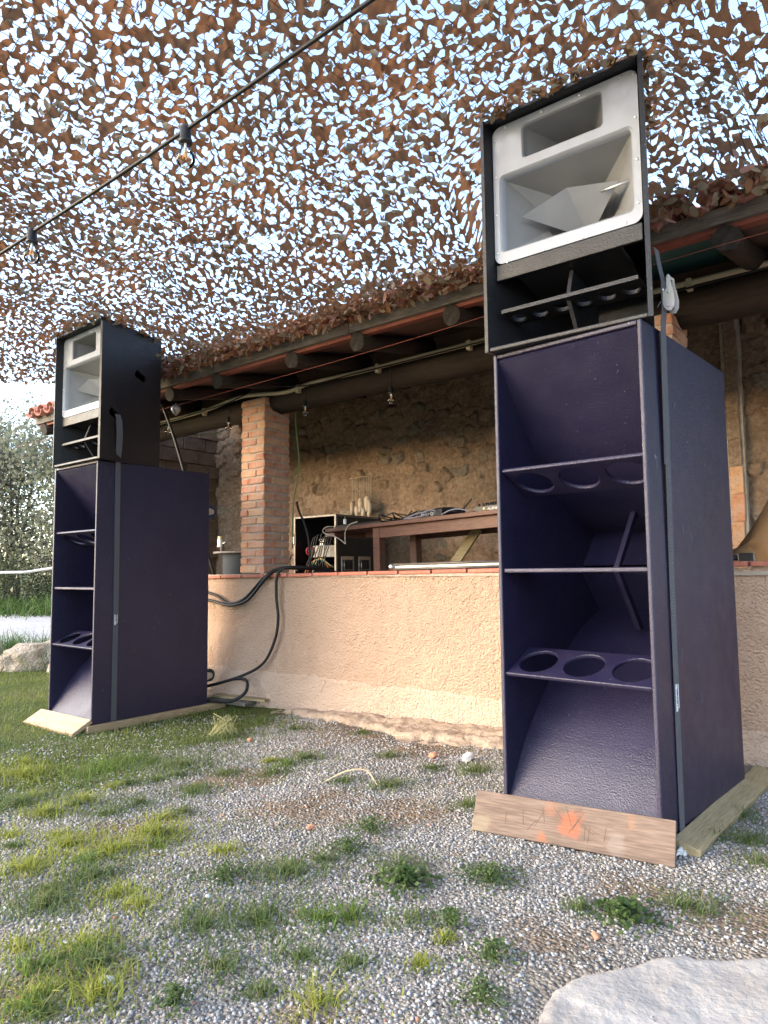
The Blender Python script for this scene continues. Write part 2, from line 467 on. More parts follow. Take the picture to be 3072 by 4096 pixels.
def glassmat():
    m = N('clear_bulb_glass')
    tr = m.n('ShaderNodeBsdfTransparent'); tr.inputs[0].default_value = (0.90, 0.91, 0.92, 1)
    gl = m.n('ShaderNodeBsdfGlossy'); gl.inputs['Roughness'].default_value = 0.03
    fr = m.n('ShaderNodeFresnel'); fr.inputs[0].default_value = 1.38
    mx = m.n('ShaderNodeMixShader'); m.l(fr.outputs[0], mx.inputs[0]); m.l(tr.outputs[0], mx.inputs[1]); m.l(gl.outputs[0], mx.inputs[2])
    m.l(mx.outputs[0], m.out.inputs['Surface']); m.t.nodes.remove(m.b); return m.m
M['glass'] = glassmat()
M['scuff'] = simple('pale_scuff', (0.10, 0.095, 0.13), (0.22, 0.21, 0.26), 60, 0.8)
def attr_mat(name, rough, transl, spec=0.3, bump=0.0):
    """colour from the 'col' attribute; thin leaves let light through"""
    m = N(name)
    at = m.n('ShaderNodeAttribute'); at.attribute_name = 'col'
    m.set(at.outputs['Color'], rough, spec)
    if transl:
        tb = m.n('ShaderNodeBsdfTranslucent'); m.l(at.outputs['Color'], tb.inputs['Color'])
        mx = m.n('ShaderNodeMixShader'); mx.inputs[0].default_value = transl
        m.l(m.b.outputs[0], mx.inputs[1]); m.l(tb.outputs[0], mx.inputs[2]); m.l(mx.outputs[0], m.out.inputs['Surface'])
    if bump: m.bump(m.noise(m.coord(), 300, 2), bump, 0.002)
    return m.m
M['leafcol'] = attr_mat('leaf_blades', 0.55, 0.45)
M['pebblecol'] = attr_mat('gravel_stone', 0.85, 0, 0.25)
M['netcol'] = attr_mat('camouflage_fabric', 0.7, 0.42, 0.2)

# ------------------------------------------------------------------ ground
def fbm(x, y, sc, seed=0, oct=4):
    """vectorised sum-of-random-lattice noise, about -1..1"""
    x = np.asarray(x, float) / sc; y = np.asarray(y, float) / sc
    out = np.zeros_like(x); amp = 1.0; tot = 0
    for o in range(oct):
        g = np.random.RandomState(seed + 31 * o).rand(128, 128) * 2 - 1
        xi = np.floor(x).astype(int); yi = np.floor(y).astype(int)
        fx = x - xi; fy = y - yi
        fx = fx * fx * (3 - 2 * fx); fy = fy * fy * (3 - 2 * fy)
        a = g[xi % 128, yi % 128]; b = g[(xi + 1) % 128, yi % 128]; c = g[xi % 128, (yi + 1) % 128]; d = g[(xi + 1) % 128, (yi + 1) % 128]
        out += amp * ((a * (1 - fx) + b * fx) * (1 - fy) + (c * (1 - fx) + d * fx) * fy)
        tot += amp; amp *= 0.5; x = x * 2.03 + 17.3; y = y * 2.03 + 5.1
    return out / tot * 1.6
SOIL = [(-0.35, 3.05, 0.22), (0.1, 2.95, 0.16), (-0.75, 3.55, 0.2), (0.75, 2.2, 0.12), (-0.2, 1.55, 0.12), (-0.9, 1.77, 0.16), (1.0, 2.0, 0.17), (0.44, 1.9, 0.12), (-0.1, 4.72, 0.4), (-1.03, 2.86, 0.14), (0.3, 4.2, 0.3)]
def lawn_mask(x, y):
    """1 on the lawn at the left, 0 on the gravel"""
    d = (-1.15 - x) + (y - 4.1) * 0.62 - np.clip(x + 1.0, 0, 9) * 0.2
    return np.clip(0.5 + (d + 0.35 * fbm(x, y, 0.5, 5)) / 0.5, 0, 1)
def soil_mask(x, y):
    m = np.zeros_like(x)
    n = fbm(x, y, 0.12, 9)
    for sx, sy, sr in SOIL:
        m = np.maximum(m, np.clip(1.5 - np.hypot(x - sx, y - sy) / sr + 0.5 * n, 0, 1))
    return m
def path_mask(x, y):
    return np.clip((y - 9.6 - 0.2 * (x + 5)) / 0.5 + 0.3 * fbm(x, y, 0.6, 4), 0, 1) * np.clip((16.5 - y + 0.25 * (x + 8)) / 0.8, 0, 1)
xs = np.concatenate([[-400, -150, -70, -40, -25], np.arange(-18, -5, 0.5), np.arange(-5, 2.6, 0.035), np.arange(2.7, 8, 0.4), [12, 25, 60, 150, 400]])
ys = np.concatenate([[-150, -50, -20, -8, -4, -2, -1, 0, 0.5], np.arange(0.9, 6.4, 0.035), np.arange(6.5, 20, 0.25), [22, 25, 30, 40, 60, 100, 200, 500]])
GX, GY = np.meshgrid(xs, ys, indexing='ij')
GZ = ground_z(GX, GY) + 0.010 * fbm(GX, GY, 0.35, 2) + 0.004 * fbm(GX, GY, 0.06, 3)
GZ = GZ + np.where(GY > 7.5, 0.02 * (GY - 7.5).clip(0, 12), 0) * (GX < 2)
gi = np.arange(GX.size).reshape(GX.shape)
gf = np.stack([gi[:-1, :-1].ravel(), gi[1:, :-1].ravel(), gi[1:, 1:].ravel(), gi[:-1, 1:].ravel()], 1)
lm = lawn_mask(GX, GY); sm = soil_mask(GX, GY); pm = path_mask(GX, GY)
far = np.clip((GY - 8.5) / 1.0, 0, 1)
tint = (0.5 + 0.5 * fbm(GX, GY, 0.3, 11))[..., None]
gravel = np.array([0.30, 0.275, 0.245]) * (1 - 0.25 * tint) + np.array([0.03, 0.02, 0.0]) * tint
lawn = np.array([0.075, 0.105, 0.028]) * (1 - tint) + np.array([0.13, 0.14, 0.045]) * tint
soil = np.array([0.24, 0.185, 0.135]) * (0.8 + 0.3 * tint)
pathc = np.array([0.52, 0.50, 0.48]) * (0.85 + 0.25 * tint)
gc = gravel * (1 - lm[..., None]) + lawn * lm[..., None]
gc = gc * (1 - sm[..., None]) + soil * sm[..., None]
gc = gc * (1 - pm[..., None]) + pathc * pm[..., None]
def groundmat():
    m = N('gravel_and_turf'); v = m.coord()
    at = m.n('ShaderNodeAttribute'); at.attribute_name = 'col'
    vo = m.n('ShaderNodeTexVoronoi'); vo.inputs['Scale'].default_value = 85; m.l(v, vo.inputs['Vector'])
    val = m.ramp(vo.outputs['Color'], [(0.0, (0.55, 0.55, 0.57)), (1.0, (1.45, 1.43, 1.4))])
    edge = m.ramp(vo.outputs['Distance'], [(0.0, (1.1, 1.1, 1.1)), (0.65, (0.72, 0.70, 0.68))])
    col = m.mix(1.0, m.mix(1.0, at.outputs['Color'], val, 'MULTIPLY'), edge, 'MULTIPLY')
    m.set(col, 0.95, 0.15)
    h = m.math('ADD', m.math('MULTIPLY', vo.outputs['Distance'], -1.0), m.noise(v, 40, 5))
    m.bump(h, 0.9, 0.012); return m.m
ground = obj('ground', np_mesh('ground', np.stack([GX.ravel(), GY.ravel(), GZ.ravel()], 1), gf, groundmat(), True, gc.reshape(-1, 3)))
tag(ground, 'grey gravel yard running into a lawn on the left', 'ground', kind='structure')

# slab of bedrock at the lower right
def height_patch(name, outline, hgt, z0f, res, mat, label, cat, seed, edge=0.06, amp=0.01):
    P = np.array(outline); x0, y0 = P.min(0) - 0.02; x1, y1 = P.max(0) + 0.02
    gx, gy = np.meshgrid(np.arange(x0, x1, res), np.arange(y0, y1, res), indexing='ij')
    inside = np.zeros(gx.shape, bool); dist = np.full(gx.shape, 9.0)
    n = len(P)
    for i in range(n):
        a, b = P[i], P[(i + 1) % n]
        cond = (a[1] > gy) != (b[1] > gy)
        with np.errstate(divide='ignore', invalid='ignore'):
            xin = (b[0] - a[0]) * (gy - a[1]) / (b[1] - a[1] + 1e-12) + a[0]
        inside ^= cond & (gx < xin)
        ab = b - a; t = np.clip(((gx - a[0]) * ab[0] + (gy - a[1]) * ab[1]) / (ab @ ab), 0, 1)
        dist = np.minimum(dist, np.hypot(gx - a[0] - t * ab[0], gy - a[1] - t * ab[1]))
    sd_ = np.where(inside, dist, -dist) + 0.03 * fbm(gx, gy, 0.12, seed)
    h = hgt * sstep(sd_ / edge) + amp * fbm(gx, gy, 0.25, seed + 1) + 0.4 * amp * fbm(gx, gy, 0.05, seed + 2)
    z = z0f(gx, gy) - 0.035 + h + 0.02
    idx = np.arange(gx.size).reshape(gx.shape)
    f = np.stack([idx[:-1, :-1].ravel(), idx[1:, :-1].ravel(), idx[1:, 1:].ravel(), idx[:-1, 1:].ravel()], 1)
    keep = (sd_ > -0.03)
    k4 = keep[:-1, :-1] & keep[1:, :-1] & keep[1:, 1:] & keep[:-1, 1:]
    f = f[k4.ravel()]
    used = np.unique(f); rem = np.full(gx.size, -1); rem[used] = np.arange(len(used))
    Vv = np.stack([gx.ravel(), gy.ravel(), z.ravel()], 1)[used]
    o = obj(name, np_mesh(name, Vv, rem[f], mat, True))
    return tag(o, label, cat)
height_patch('bedrock_slab', [(0.27, 1.2), (0.29, 1.58), (0.35, 1.73), (0.45, 1.79), (0.66, 1.84), (0.80, 1.86), (1.05, 1.90), (1.6, 1.95), (1.9, 1.2)],
             0.021, ground_z, 0.010, M['slab'], 'pale flat bedrock slab in the near right corner of the yard', 'rock', 21, 0.05, 0.008)

# ------------------------------------------------------------------ low rendered wall with terracotta coping
def cop_z(u): return 1.0 + 0.0135 * (u + 2.2)
def wall_v(u, z):
    fl = 0.16 * np.clip((-3.7 - u) / 0.9, 0, 1) ** 2 * np.clip((0.55 - z) / 0.6, 0, 1)
    return 3.90 - fl
lw = empty('low_wall', mw=HUTM.copy())
tag(lw, 'low peach roughcast wall topped with terracotta tiles, in front of the hut', 'wall')
ur = np.arange(-7.7, 2.2, 0.022); zr = np.arange(-0.15, 1.0, 0.022)
A, B = np.meshgrid(ur, zr, indexing='ij')
zz = np.minimum(B, cop_z(A) - 0.022)
base_line = 0.30 + 0.05 * fbm(A, A * 0, 0.9, 3) - 0.02 * (A + 3)          # top edge of the paler plinth
vv = wall_v(A, zz) + 0.006 * fbm(A, zz, 0.05, 4, 3) + 0.010 * fbm(A, zz, 0.6, 6)
idx = np.arange(A.size).reshape(A.shape)
f = np.stack([idx[:-1, :-1].ravel(), idx[1:, :-1].ravel(), idx[1:, 1:].ravel(), idx[:-1, 1:].ravel()], 1)
obj('plaster_face', np_mesh('plaster_face', np.stack([A.ravel(), vv.ravel(), zz.ravel()], 1), f, M['plaster'], True), None, lw)
MB().box(-7.7, 2.2, 3.93, 4.25, -0.2, 0.955).build('wall_core', M['mortar'], lw)
# plinth: skirt standing proud of the face
zt = np.arange(0, 1.001, 0.06)
A, T = np.meshgrid(ur, zt, indexing='ij')
top = 0.215 - 0.006 * (A + 3.0) + 0.012 * fbm(A, A * 0, 0.25, 8) + 0.006 * fbm(A, A * 0, 0.05, 18)
gw = np.array(ground_z(UX * A + VX * 3.85, UY * A + VY * 3.85))
zz = gw - 0.06 + (top - gw + 0.06) * T
vv = wall_v(A, zz) - 0.004 - 0.035 * (1 - T) ** 1.5 + 0.006 * fbm(A, zz, 0.06, 14, 3) + 0.010 * fbm(A, zz, 0.6, 6)
vv = np.where(T > 0.95, wall_v(A, zz) + 0.012, vv)
idx = np.arange(A.size).reshape(A.shape)
f = np.stack([idx[:-1, :-1].ravel(), idx[1:, :-1].ravel(), idx[1:, 1:].ravel(), idx[:-1, 1:].ravel()], 1)
pl = obj('plinth', np_mesh('plinth', np.stack([A.ravel(), vv.ravel(), zz.ravel()], 1), f, M['plinth'], True), None, lw)
pl['label'] = 'paler pinkish skirt of plaster along the foot of the wall'
u = -7.7; i = 0
tile_me = {}
while u < 2.1:
    L = 0.27 + 0.02 * rnd.random()
    key = 'a'
    if key not in tile_me:
        tile_me[key] = MB().box(0, 1, 0, 0.40, 0, 0.026).mesh('coping_tile', M['coping'])
    o = obj('coping_tile', tile_me[key], None, lw, (u, 3.868 + 0.006 * rnd.random(), cop_z(u) - 0.022 + 0.003 * rnd.random()), (0, -0.0135, 0.004 * (rnd.random() - .5)), (L - 0.014, 1, 1))
    m_ = o.modifiers.new('bevel', 'BEVEL'); m_.width = 0.005; m_.segments = 2
    u += L
MB().box(-7.7, 2.15, 3.885, 4.26, 0.955, 0.975).build('coping_mortar', M['mortar'], lw)
hl = [hut(-4.05, 3.70), hut(-3.2, 3.55), hut(-2.6, 3.42), hut(-1.9, 3.45), hut(-1.1, 3.5), hut(-1.1, 3.95), hut(-4.0, 3.95)]
height_patch('bedrock_ledge', [(p.x, p.y) for p in hl], 0.05, ground_z, 0.014, M['ledge'], 'low ledge of pinkish bedrock running along the foot of the wall', 'rock', 33, 0.12, 0.02)

# ------------------------------------------------------------------ hut
hutE = empty('stone_hut', mw=HUTM.copy())
tag(hutE, 'open-fronted stone hut with brick pillars, log beams and clay tile eaves', 'building')
FLZ = 0.68
MB().box(-7.6, 2.2, 4.25, 5.9, FLZ - 0.1, FLZ).build('floor', M['mortar'], hutE)
# back wall of rubble: smeared lime with single stones standing out of it
sr = random.Random(3)
A, B = np.meshgrid(np.arange(-7.65, 2.2, 0.02), np.arange(0.6, 3.35, 0.02), indexing='ij')
base_v = 5.90 - 0.014 * fbm(A, B, 0.09, 43) - 0.03 * fbm(A, B, 0.8, 44)
idx = np.arange(A.size).reshape(A.shape)
f = np.stack([idx[:-1, :-1].ravel(), idx[1:, :-1].ravel(), idx[1:, 1:].ravel(), idx[:-1, 1:].ravel()], 1)
bw = obj('back_wall', np_mesh('back_wall', np.stack([A.ravel(), base_v.ravel(), B.ravel()], 1), f, M['rubble'], True), None, hutE)
def stone_mesh(seed, sub=2):
    bm = bmesh.new(); bmesh.ops.create_icosphere(bm, subdivisions=sub, radius=1)
    off = Vector((seed * 7.1, seed * 3.3, 1.7))
    for v_ in bm.verts:
        d = v_.co.normalized()
        k = 1 + 0.42 * noise.noise(d * 1.4 + off) + 0.22 * noise.noise(d * 3.1 + off) + 0.10 * noise.noise(d * 6.3 + off)
        c = d * k
        v_.co = Vector([math.copysign(abs(q) ** 0.72, q) for q in c])
    me = bpy.data.meshes.new('stone'); bm.to_mesh(me); bm.free()
    return me
seeds = []
zrow = 0.95; row = 0
while zrow < 2.85:
    uu = -7.5 + 0.08 * (row % 2)
    hrow = sr.uniform(0.085, 0.135)
    while uu < 0.6:
        wst = sr.uniform(0.10, 0.24)
        seeds.append((uu + wst / 2 + sr.uniform(-.03, .03), zrow + hrow / 2 + sr.uniform(-.03, .03)))
        uu += wst
    zrow += hrow; row += 1
SD_ = np.array(seeds)
Aw = A + 0.035 * fbm(A, B, 0.10, 91); Bw = B + 0.035 * fbm(A, B, 0.10, 92)
d1 = np.full(A.shape, 9.0); d2 = np.full(A.shape, 9.0); cid = np.zeros(A.shape, int)
for k, (a_, b_) in enumerate(seeds):
    i0 = max(0, int((a_ - 0.45 + 7.65) / 0.02)); i1 = int((a_ + 0.45 + 7.65) / 0.02) + 1; j0 = max(0, int((b_ - 0.35 - 0.6) / 0.02)); j1 = int((b_ + 0.35 - 0.6) / 0.02) + 1
    sl_ = (slice(i0, i1), slice(j0, j1))
    d = np.hypot((Aw[sl_] - a_) * 0.75, (Bw[sl_] - b_) * 1.25)
    near = d < d1[sl_]
    d2[sl_] = np.where(near, d1[sl_], np.minimum(d2[sl_], d)); cid[sl_] = np.where(near, k, cid[sl_]); d1[sl_] = np.where(near, d, d1[sl_])
fine = 0.010 * fbm(A, B, 0.05, 47) + 0.012 * fbm(A, B, 0.12, 48)
made = 0
for k in sr.sample(range(len(seeds)), len(seeds)):
    a_, b_ = seeds[k]
    dens = 0.16 + 0.8 * min(1, max(0, (b_ - 1.40 + 0.25 * math.sin(a_ * 2.1)) / 0.45))
    if made >= 300 or sr.random() > dens: continue
    proud = sr.uniform(0.008, 0.045) * (0.55 if sr.random() < 0.35 else 1.0); tu, tb = sr.uniform(-.12, .12), sr.uniform(-.18, .18)
    i0 = max(0, int((a_ - 0.3 + 7.65) / 0.02)); i1 = min(A.shape[0], int((a_ + 0.3 + 7.65) / 0.02)); j0 = max(0, int((b_ - 0.22 - 0.6) / 0.02)); j1 = int((b_ + 0.22 - 0.6) / 0.02)
    m_ = cid[i0:i1, j0:j1] == k
    if m_.sum() < 9: continue
    m2 = m_.copy(); m2[1:] |= m_[:-1]; m2[:-1] |= m_[1:]; m2[:, 1:] |= m2[:, :-1].copy(); m2[:, :-1] |= m2[:, 1:].copy()
    e_ = np.where(m_, d2[i0:i1, j0:j1] - d1[i0:i1, j0:j1], 0)
    pr = sstep(e_ / 0.032)
    hgt = -0.02 + pr * (0.02 + proud + tu * (A[i0:i1, j0:j1] - a_) + tb * (B[i0:i1, j0:j1] - b_) + 1.1 * fine[i0:i1, j0:j1])
    vv = base_v[i0:i1, j0:j1] - hgt
    id2 = np.arange(m2.size).reshape(m2.shape)
    f2 = np.stack([id2[:-1, :-1], id2[1:, :-1], id2[1:, 1:], id2[:-1, 1:]], -1)[m2[:-1, :-1] & m2[1:, :-1] & m2[1:, 1:] & m2[:-1, 1:]]
    if len(f2) < 4: continue
    us = np.unique(f2); rm = np.full(m2.size, -1); rm[us] = np.arange(len(us))
    Pv = np.stack([A[i0:i1, j0:j1].ravel() - a_, vv.ravel() - 5.9, B[i0:i1, j0:j1].ravel() - b_], 1)[us]
    obj('stone', np_mesh('stone', Pv, rm[f2], M['greystone'] if sr.random() < 0.2 else M['stone'], True), None, bw, (a_, 5.9, b_))
    made += 1
# end wall of worn blocks
ew = MB().box(-7.68, -7.62, 4.0, 5.95, 0.6, 3.2).build('end_wall', M['mortar'], hutE)
blocks = []
for k in range(3):
    b_ = MB().box(0, 0.06, 0, 1, 0, 1)
    me = b_.mesh('block', M['stone']); blocks.append(me)
z = 0.62; row = 0
while z < 2.9:
    h_ = 0.17 + 0.02 * sr.random(); y = 4.0 - (0.15 if row % 2 else 0)
    while y < 5.9:
        L = 0.28 + 0.06 * sr.random()
        o = obj('block', sr.choice(blocks), None, ew, (-7.62, max(y, 4.0), z), None, (0.6 + 0.6 * sr.random(), min(L, 5.94 - max(y, 4.0)) - 0.012, h_ - 0.012))
        m_ = o.modifiers.new('bevel', 'BEVEL'); m_.width = 0.012; m_.segments = 2
        y += L
    z += h_; row += 1
# brick pillars
def brick_mesh(seed, L, W, Hh):
    bm = bmesh.new(); bmesh.ops.create_cube(bm, size=1)
    bmesh.ops.bevel(bm, geom=bm.edges[:], offset=0.06, segments=1, affect='EDGES')
    q = random.Random(seed)
    for v_ in bm.verts:
        v_.co += Vector((q.uniform(-.02, .02), q.uniform(-.02, .02), q.uniform(-.05, .05)))
        v_.co = Vector((v_.co.x * L, v_.co.y * W, v_.co.z * Hh))
    me = bpy.data.meshes.new('brick'); bm.to_mesh(me); bm.free(); me.materials.append(M['brick'])
    return me
full = [brick_mesh(k, 0.200, 0.095, 0.054) for k in range(5)]
def pillar(u0, v0, z0, z1, label):
    p = empty('brick_pillar'); p.parent = hutE
    p['label'] = label
    MB().box(u0 + 0.010, u0 + 0.295, v0 + 0.010, v0 + 0.295, z0, z1).build('mortar', M['mortar'], p)
    q = random.Random(int(u0 * 10)); n = int(round((z1 - z0) / 0.0685)); st = (z1 - z0) / n
    for c in range(n):
        zc = z0 + (c + 0.5) * st
        j = lambda: q.uniform(-0.004, 0.004)
        fl = c % 2 == 0
        # pinwheel: two bricks deep seen on each face
        cx, cy = u0 + 0.1525, v0 + 0.1525
        for face in range(4):
            a = face * math.pi / 2
            x_, y_ = (-0.0495 if fl else 0.0495), -0.1045
            X = cx + x_ * math.cos(a) - y_ * math.sin(a) + j(); Y = cy + x_ * math.sin(a) + y_ * math.cos(a) + j()
            obj('brick', q.choice(full), None, p, (X, Y, zc + j() * 0.5), (j(), j(), a + j() * 3))
    return p
pillar(-4.745, 3.945, 0.985, 2.50, 'warm orange brick pillar standing on the wall between the speaker stacks')
pillar(-1.375, 3.945, 1.012, 2.42, 'brick pillar mostly hidden behind the near speaker stack')
# brick pilaster strip on the back wall at the right
ps = empty('brick_strip'); ps.parent = hutE
z = 0.7; q = random.Random(4)
pm_ = brick_mesh(40, 0.09, 0.06, 0.20)
pm2_ = pm_.copy(); pm2_.materials.clear(); pm2_.materials.append(M['stone'])
while z < 3.1:
    obj('brick', pm_ if z < 1.75 else pm2_, None, ps, (-1.165 + q.uniform(-.006, .006), 5.83, z + 0.1), (0, q.uniform(-.02, .02), 0))
    z += 0.215
MB().box(-1.235, -1.10, 5.82, 5.9, 0.7, 3.1).build('mortar', M['mortar'], ps)

# roof
roof = empty('roof'); roof.parent = hutE
SL = 0.20
def roof_z(v): return 2.555 + SL * (v - 3.36)
RU0, RU1 = -7.27, 2.3
rafters = [-7.12, -6.45, -5.65, -4.92, -4.30, -3.47, -2.86, -2.13, -1.42, -0.66, 0.10, 0.85, 1.6]
def log_mesh(name, L, r, seed, mat, segs=14, n=12, mat2=None):
    mb = MB(); pts = []; rs = []
    for i in range(segs + 1):
        t = i / segs
        pts.append((t * L, 0.012 * noise.noise((t * 3, seed, 0)), 0.012 * noise.noise((t * 3, seed, 5)))); rs.append(r)
    mb.tube(pts, rs, n)
    vs = []
    for v_ in mb.v:
        d = 1 + 0.16 * noise.noise(Vector((v_[0] * 2.0, v_[1] * 14, v_[2] * 14)) + Vector((seed * 3.7, 0, 0))) + 0.10 * noise.noise(Vector((v_[0] * 6.0, v_[1] * 20, v_[2] * 20)) + Vector((seed, 9, 0)))
        vs.append((v_[0], v_[1] * d, v_[2] * d))
    mb.v = vs
    me = mb.mesh(name, mat)
    me.polygons.foreach_set('use_smooth', [len(p.vertices) == 4 for p in me.polygons])
    if mat2:
        me.materials.append(mat2)
        for p in me.polygons:
            if len(p.vertices) > 4: p.material_index = 1
    return me
rl = [log_mesh('rafter', 2.55, 0.060, k, M['log'], mat2=M['log_end']) for k in range(4)]
for k, ru in enumerate(rafters):
    o = obj('rafter', rl[k % 4], None, roof, (ru, 3.33, roof_z(3.33) - 0.068), (0, -math.atan(SL), math.pi / 2))
    o.rotation_euler = Matrix.Rotation(math.pi / 2, 4, 'Z').to_3x3().to_4x4().__matmul__(Matrix.Rotation(-math.atan(SL), 4, 'Y')).to_euler()
edges = [RU0] + [r_ for r_ in rafters] + [RU1]
for k in range(len(edges) - 1):
    a, b = edges[k] + 0.003, edges[k + 1] - 0.003
    mt = M['teal'] if abs(edges[k] + 1.42) < 0.01 else M['soffit']
    n = 4
    for j in range(n):
        v0 = 3.40 + j * 0.64; v1 = v0 + 0.635
        MB().prism([(v0, roof_z(v0)), (v1, roof_z(v1)), (v1, roof_z(v1) + 0.02), (v0, roof_z(v0) + 0.02)], a, b).build('soffit_board', mt, roof)
q = random.Random(11); u = RU0
while u < RU1 - 0.1:
    L = min(q.uniform(1.2, 1.6), RU1 - u)
    dz = q.uniform(-0.006, 0.006)
    MB().box(0, L - 0.006, 3.315 + dz, 3.345 + dz, 2.545 + dz, 2.618 + dz).build('fascia_board', M['grey_wood'], roof, bevel=0.003, loc=(u, 0, 0))
    MB().box(0, L - 0.006, 3.347, 3.398, 2.522 + dz, 2.56).build('red_batten', M['red_board'], roof, bevel=0.003, loc=(u, 0, 0))
    u += L
MB().prism([(3.35, 2.60), (6.0, 2.60 + SL * 2.65), (6.0, 2.62 + SL * 2.65), (3.35, 2.62)], RU0, RU1).build('roof_deck', M['soffit'], roof)
def barrel(r0, r1, L, up=True):
    mb = MB(); n = 8; vs = []; fs = []
    for j, (yy, rr) in enumerate(((0, r0), (L, r1))):
        for th in (0, 0.013):
            for k in range(n + 1):
                a = math.pi * k / n
                vs.append(((rr - th) * math.cos(a), yy, (rr - th) * math.sin(a) * (1 if up else -1) * 0.8))
    m = n + 1
    for k in range(n):
        fs += [(k, k + 1, 2 * m + k + 1, 2 * m + k), (m + k, 3 * m + k, 3 * m + k + 1, m + k + 1), (k, m + k, m + k + 1, k + 1), (2 * m + k, 2 * m + k + 1, 3 * m + k + 1, 3 * m + k)]
    fs += [(0, 2 * m, 3 * m, m), (n, m + n, 3 * m + n, 2 * m + n)]
    mb.add(vs, fs); return mb.mesh('roof_tile', M['rooftile'], True)
cover = barrel(0.085, 0.07, 0.42); chan = barrel(0.075, 0.085, 0.42, False)
u = RU0 + 0.05; k = 0
while u < RU1 - 0.05:
    for row in range(2):
        v0 = 3.22 + 0.34 * row
        tz = 2.63 + SL * (v0 - 3.35) + 0.015 * row
        obj('roof_tile', chan, None, roof, (u, v0, tz + 0.05), (math.atan(SL), 0, q.uniform(-.03, .03)))
        obj('roof_tile', cover, None, roof, (u + 0.095, v0 - 0.01, tz + 0.025), (math.atan(SL), 0, q.uniform(-.03, .03)))
    u += 0.19
# wall-plate beams
for (a, b, zc, v_, r_, sd_) in ((-7.7, -4.75, 2.46, 4.11, 0.105, 2), (-4.43, -0.4, 2.475, 4.11, 0.112, 3), (-0.42, 2.3, 2.52, 4.10, 0.11, 5)):
    obj('wall_plate_log', log_mesh('wall_plate_log', b - a, r_, sd_, M['log'], 30, 14, M['log_end']), None, roof, (a, v_, zc))
# masonry infill between plate and roof boards
MB().box(-7.6, 2.2, 4.16, 4.22, 2.50, 2.71).build('eave_infill', M['soffit'], hutE)

# ------------------------------------------------------------------ conduit, wires, lights on the hut
cp = [(-7.5, 2.46), (-6.6, 2.475), (-5.93, 2.495), (-5.3, 2.51), (-4.85, 2.535), (-4.6, 2.535), (-4.2, 2.50), (-3.9, 2.525), (-3.4, 2.52), (-2.9, 2.525), (-2.3, 2.53), (-1.6, 2.56), (-1.1, 2.567), (0.0, 2.566), (2.2, 2.566)]
def cv(u): return 3.935 if -4.9 < u < -4.3 else 3.97
ce = empty('cable_conduit', mw=HUTM.copy())
tag(ce, 'cream plastic conduit clipped along the log beam under the eaves', 'conduit')
MB().tube(spline([(a, cv(a), b) for a, b in cp], 5), 0.017, 8).build('tube', M['conduit'], ce, True)
for a in (-6.2, -5.3, -4.05, -3.2, -2.4, -1.6, -0.98, 0.2):
    zc = np.interp(a, [c[0] for c in cp], [c[1] for c in cp])
    MB().box(a - 0.015, a + 0.015, cv(a) - 0.022, cv(a) + 0.02, zc - 0.045, zc + 0.021).build('clip', M['conduit'], ce, bevel=0.003)
def wire(name, pts, r, mat, label, cat='cable', n=6, smooth=8, group=None):
    o = MB().tube(spline(pts, smooth), r, n).build(name, mat, None, True)
    return tag(o, label, cat, group)
wire('red_wire', [hut(-7.6, 3.27, 2.345), hut(-4.96, 3.29, 2.352), hut(-2.68, 3.29, 2.375), hut(-0.93, 3.22, 2.40), hut(2.2, 3.2, 2.42)], 0.0013, M['red_cord'], 'thin red wire stretched below the log ends under the eaves', 'wire')
wire('green_wire', [hut(-6.1, 4.25, 2.44), hut(-5.9, 4.25, 2.40), hut(-5.56, 4.25, 2.362), hut(-5.3, 4.25, 2.39), hut(-5.1, 4.25, 2.46)], 0.006, M['green_cable'], 'green wire sagging below the beam left of the brick pillar')
wire('green_wire', [hut(-4.43, 4.3, 2.45), hut(-4.415, 4.3, 2.25), hut(-4.39, 4.31, 2.0), hut(-4.40, 4.31, 1.84), hut(-4.45, 4.30, 1.6), hut(-4.46, 4.3, 1.2)], 0.006, M['green_cable'], 'green wire hanging down the inner face of the brick pillar')
wire('black_cable', [hut(-4.45, 4.34, 1.62), hut(-4.44, 4.36, 1.53), hut(-4.40, 4.40, 1.40), hut(-4.37, 4.42, 1.2), hut(-4.37, 4.42, 0.72)], 0.010, M['rubber'], 'black cable running down beside the brick pillar behind the wall')
# bulb
def bulb_parts(parent, r, drop, holder_len=0.055):
    """parts hang from local origin downwards"""
    z0 = -drop
    if drop > 0.02:
        MB().tube([(0, 0, 0), (0.002, 0, -drop * 0.5), (0, 0, z0)], 0.0035, 6).build('drop_wire', M['rubber'], parent, True)
    h = MB().lathe([(0.0, z0), (0.011, z0), (0.017, z0 - 0.008), (0.0175, z0 - holder_len + 0.012), (0.021, z0 - holder_len + 0.01), (0.021, z0 - holder_len), (0.0, z0 - holder_len)], 14).build('lamp_holder', M['blackplastic'], parent, True)
    zb = z0 - holder_len
    prof = [(0.013, zb + 0.002), (0.0145, zb - 0.012)]
    for k in range(11):
        a = R(62 - 152 * k / 10)
        prof.append((r * math.cos(a), zb - 0.02 - r * 0.95 + r * math.sin(a)))
    g = MB().lathe(prof, 20).build('glass_bulb', M['glass'], parent, True)
    fl = MB()
    for k in range(4):
        a = k * math.pi / 2
        fl.tube([(0.003 * math.cos(a), 0.003 * math.sin(a), zb - 0.015), (0.008 * math.cos(a), 0.008 * math.sin(a), zb - 0.02 - r * 0.95)], 0.0012, 4)
    fl.build('filament', M['filament'], g)
    MB().tube([(0, 0, zb), (0, 0, zb - 0.03)], 0.004, 6).build('stem', M['whiteplastic'], g)
hs_ = empty('hut_string_lights', mw=HUTM.copy())
tag(hs_, 'string of clear filament bulbs hanging along the hut beam', 'string lights')
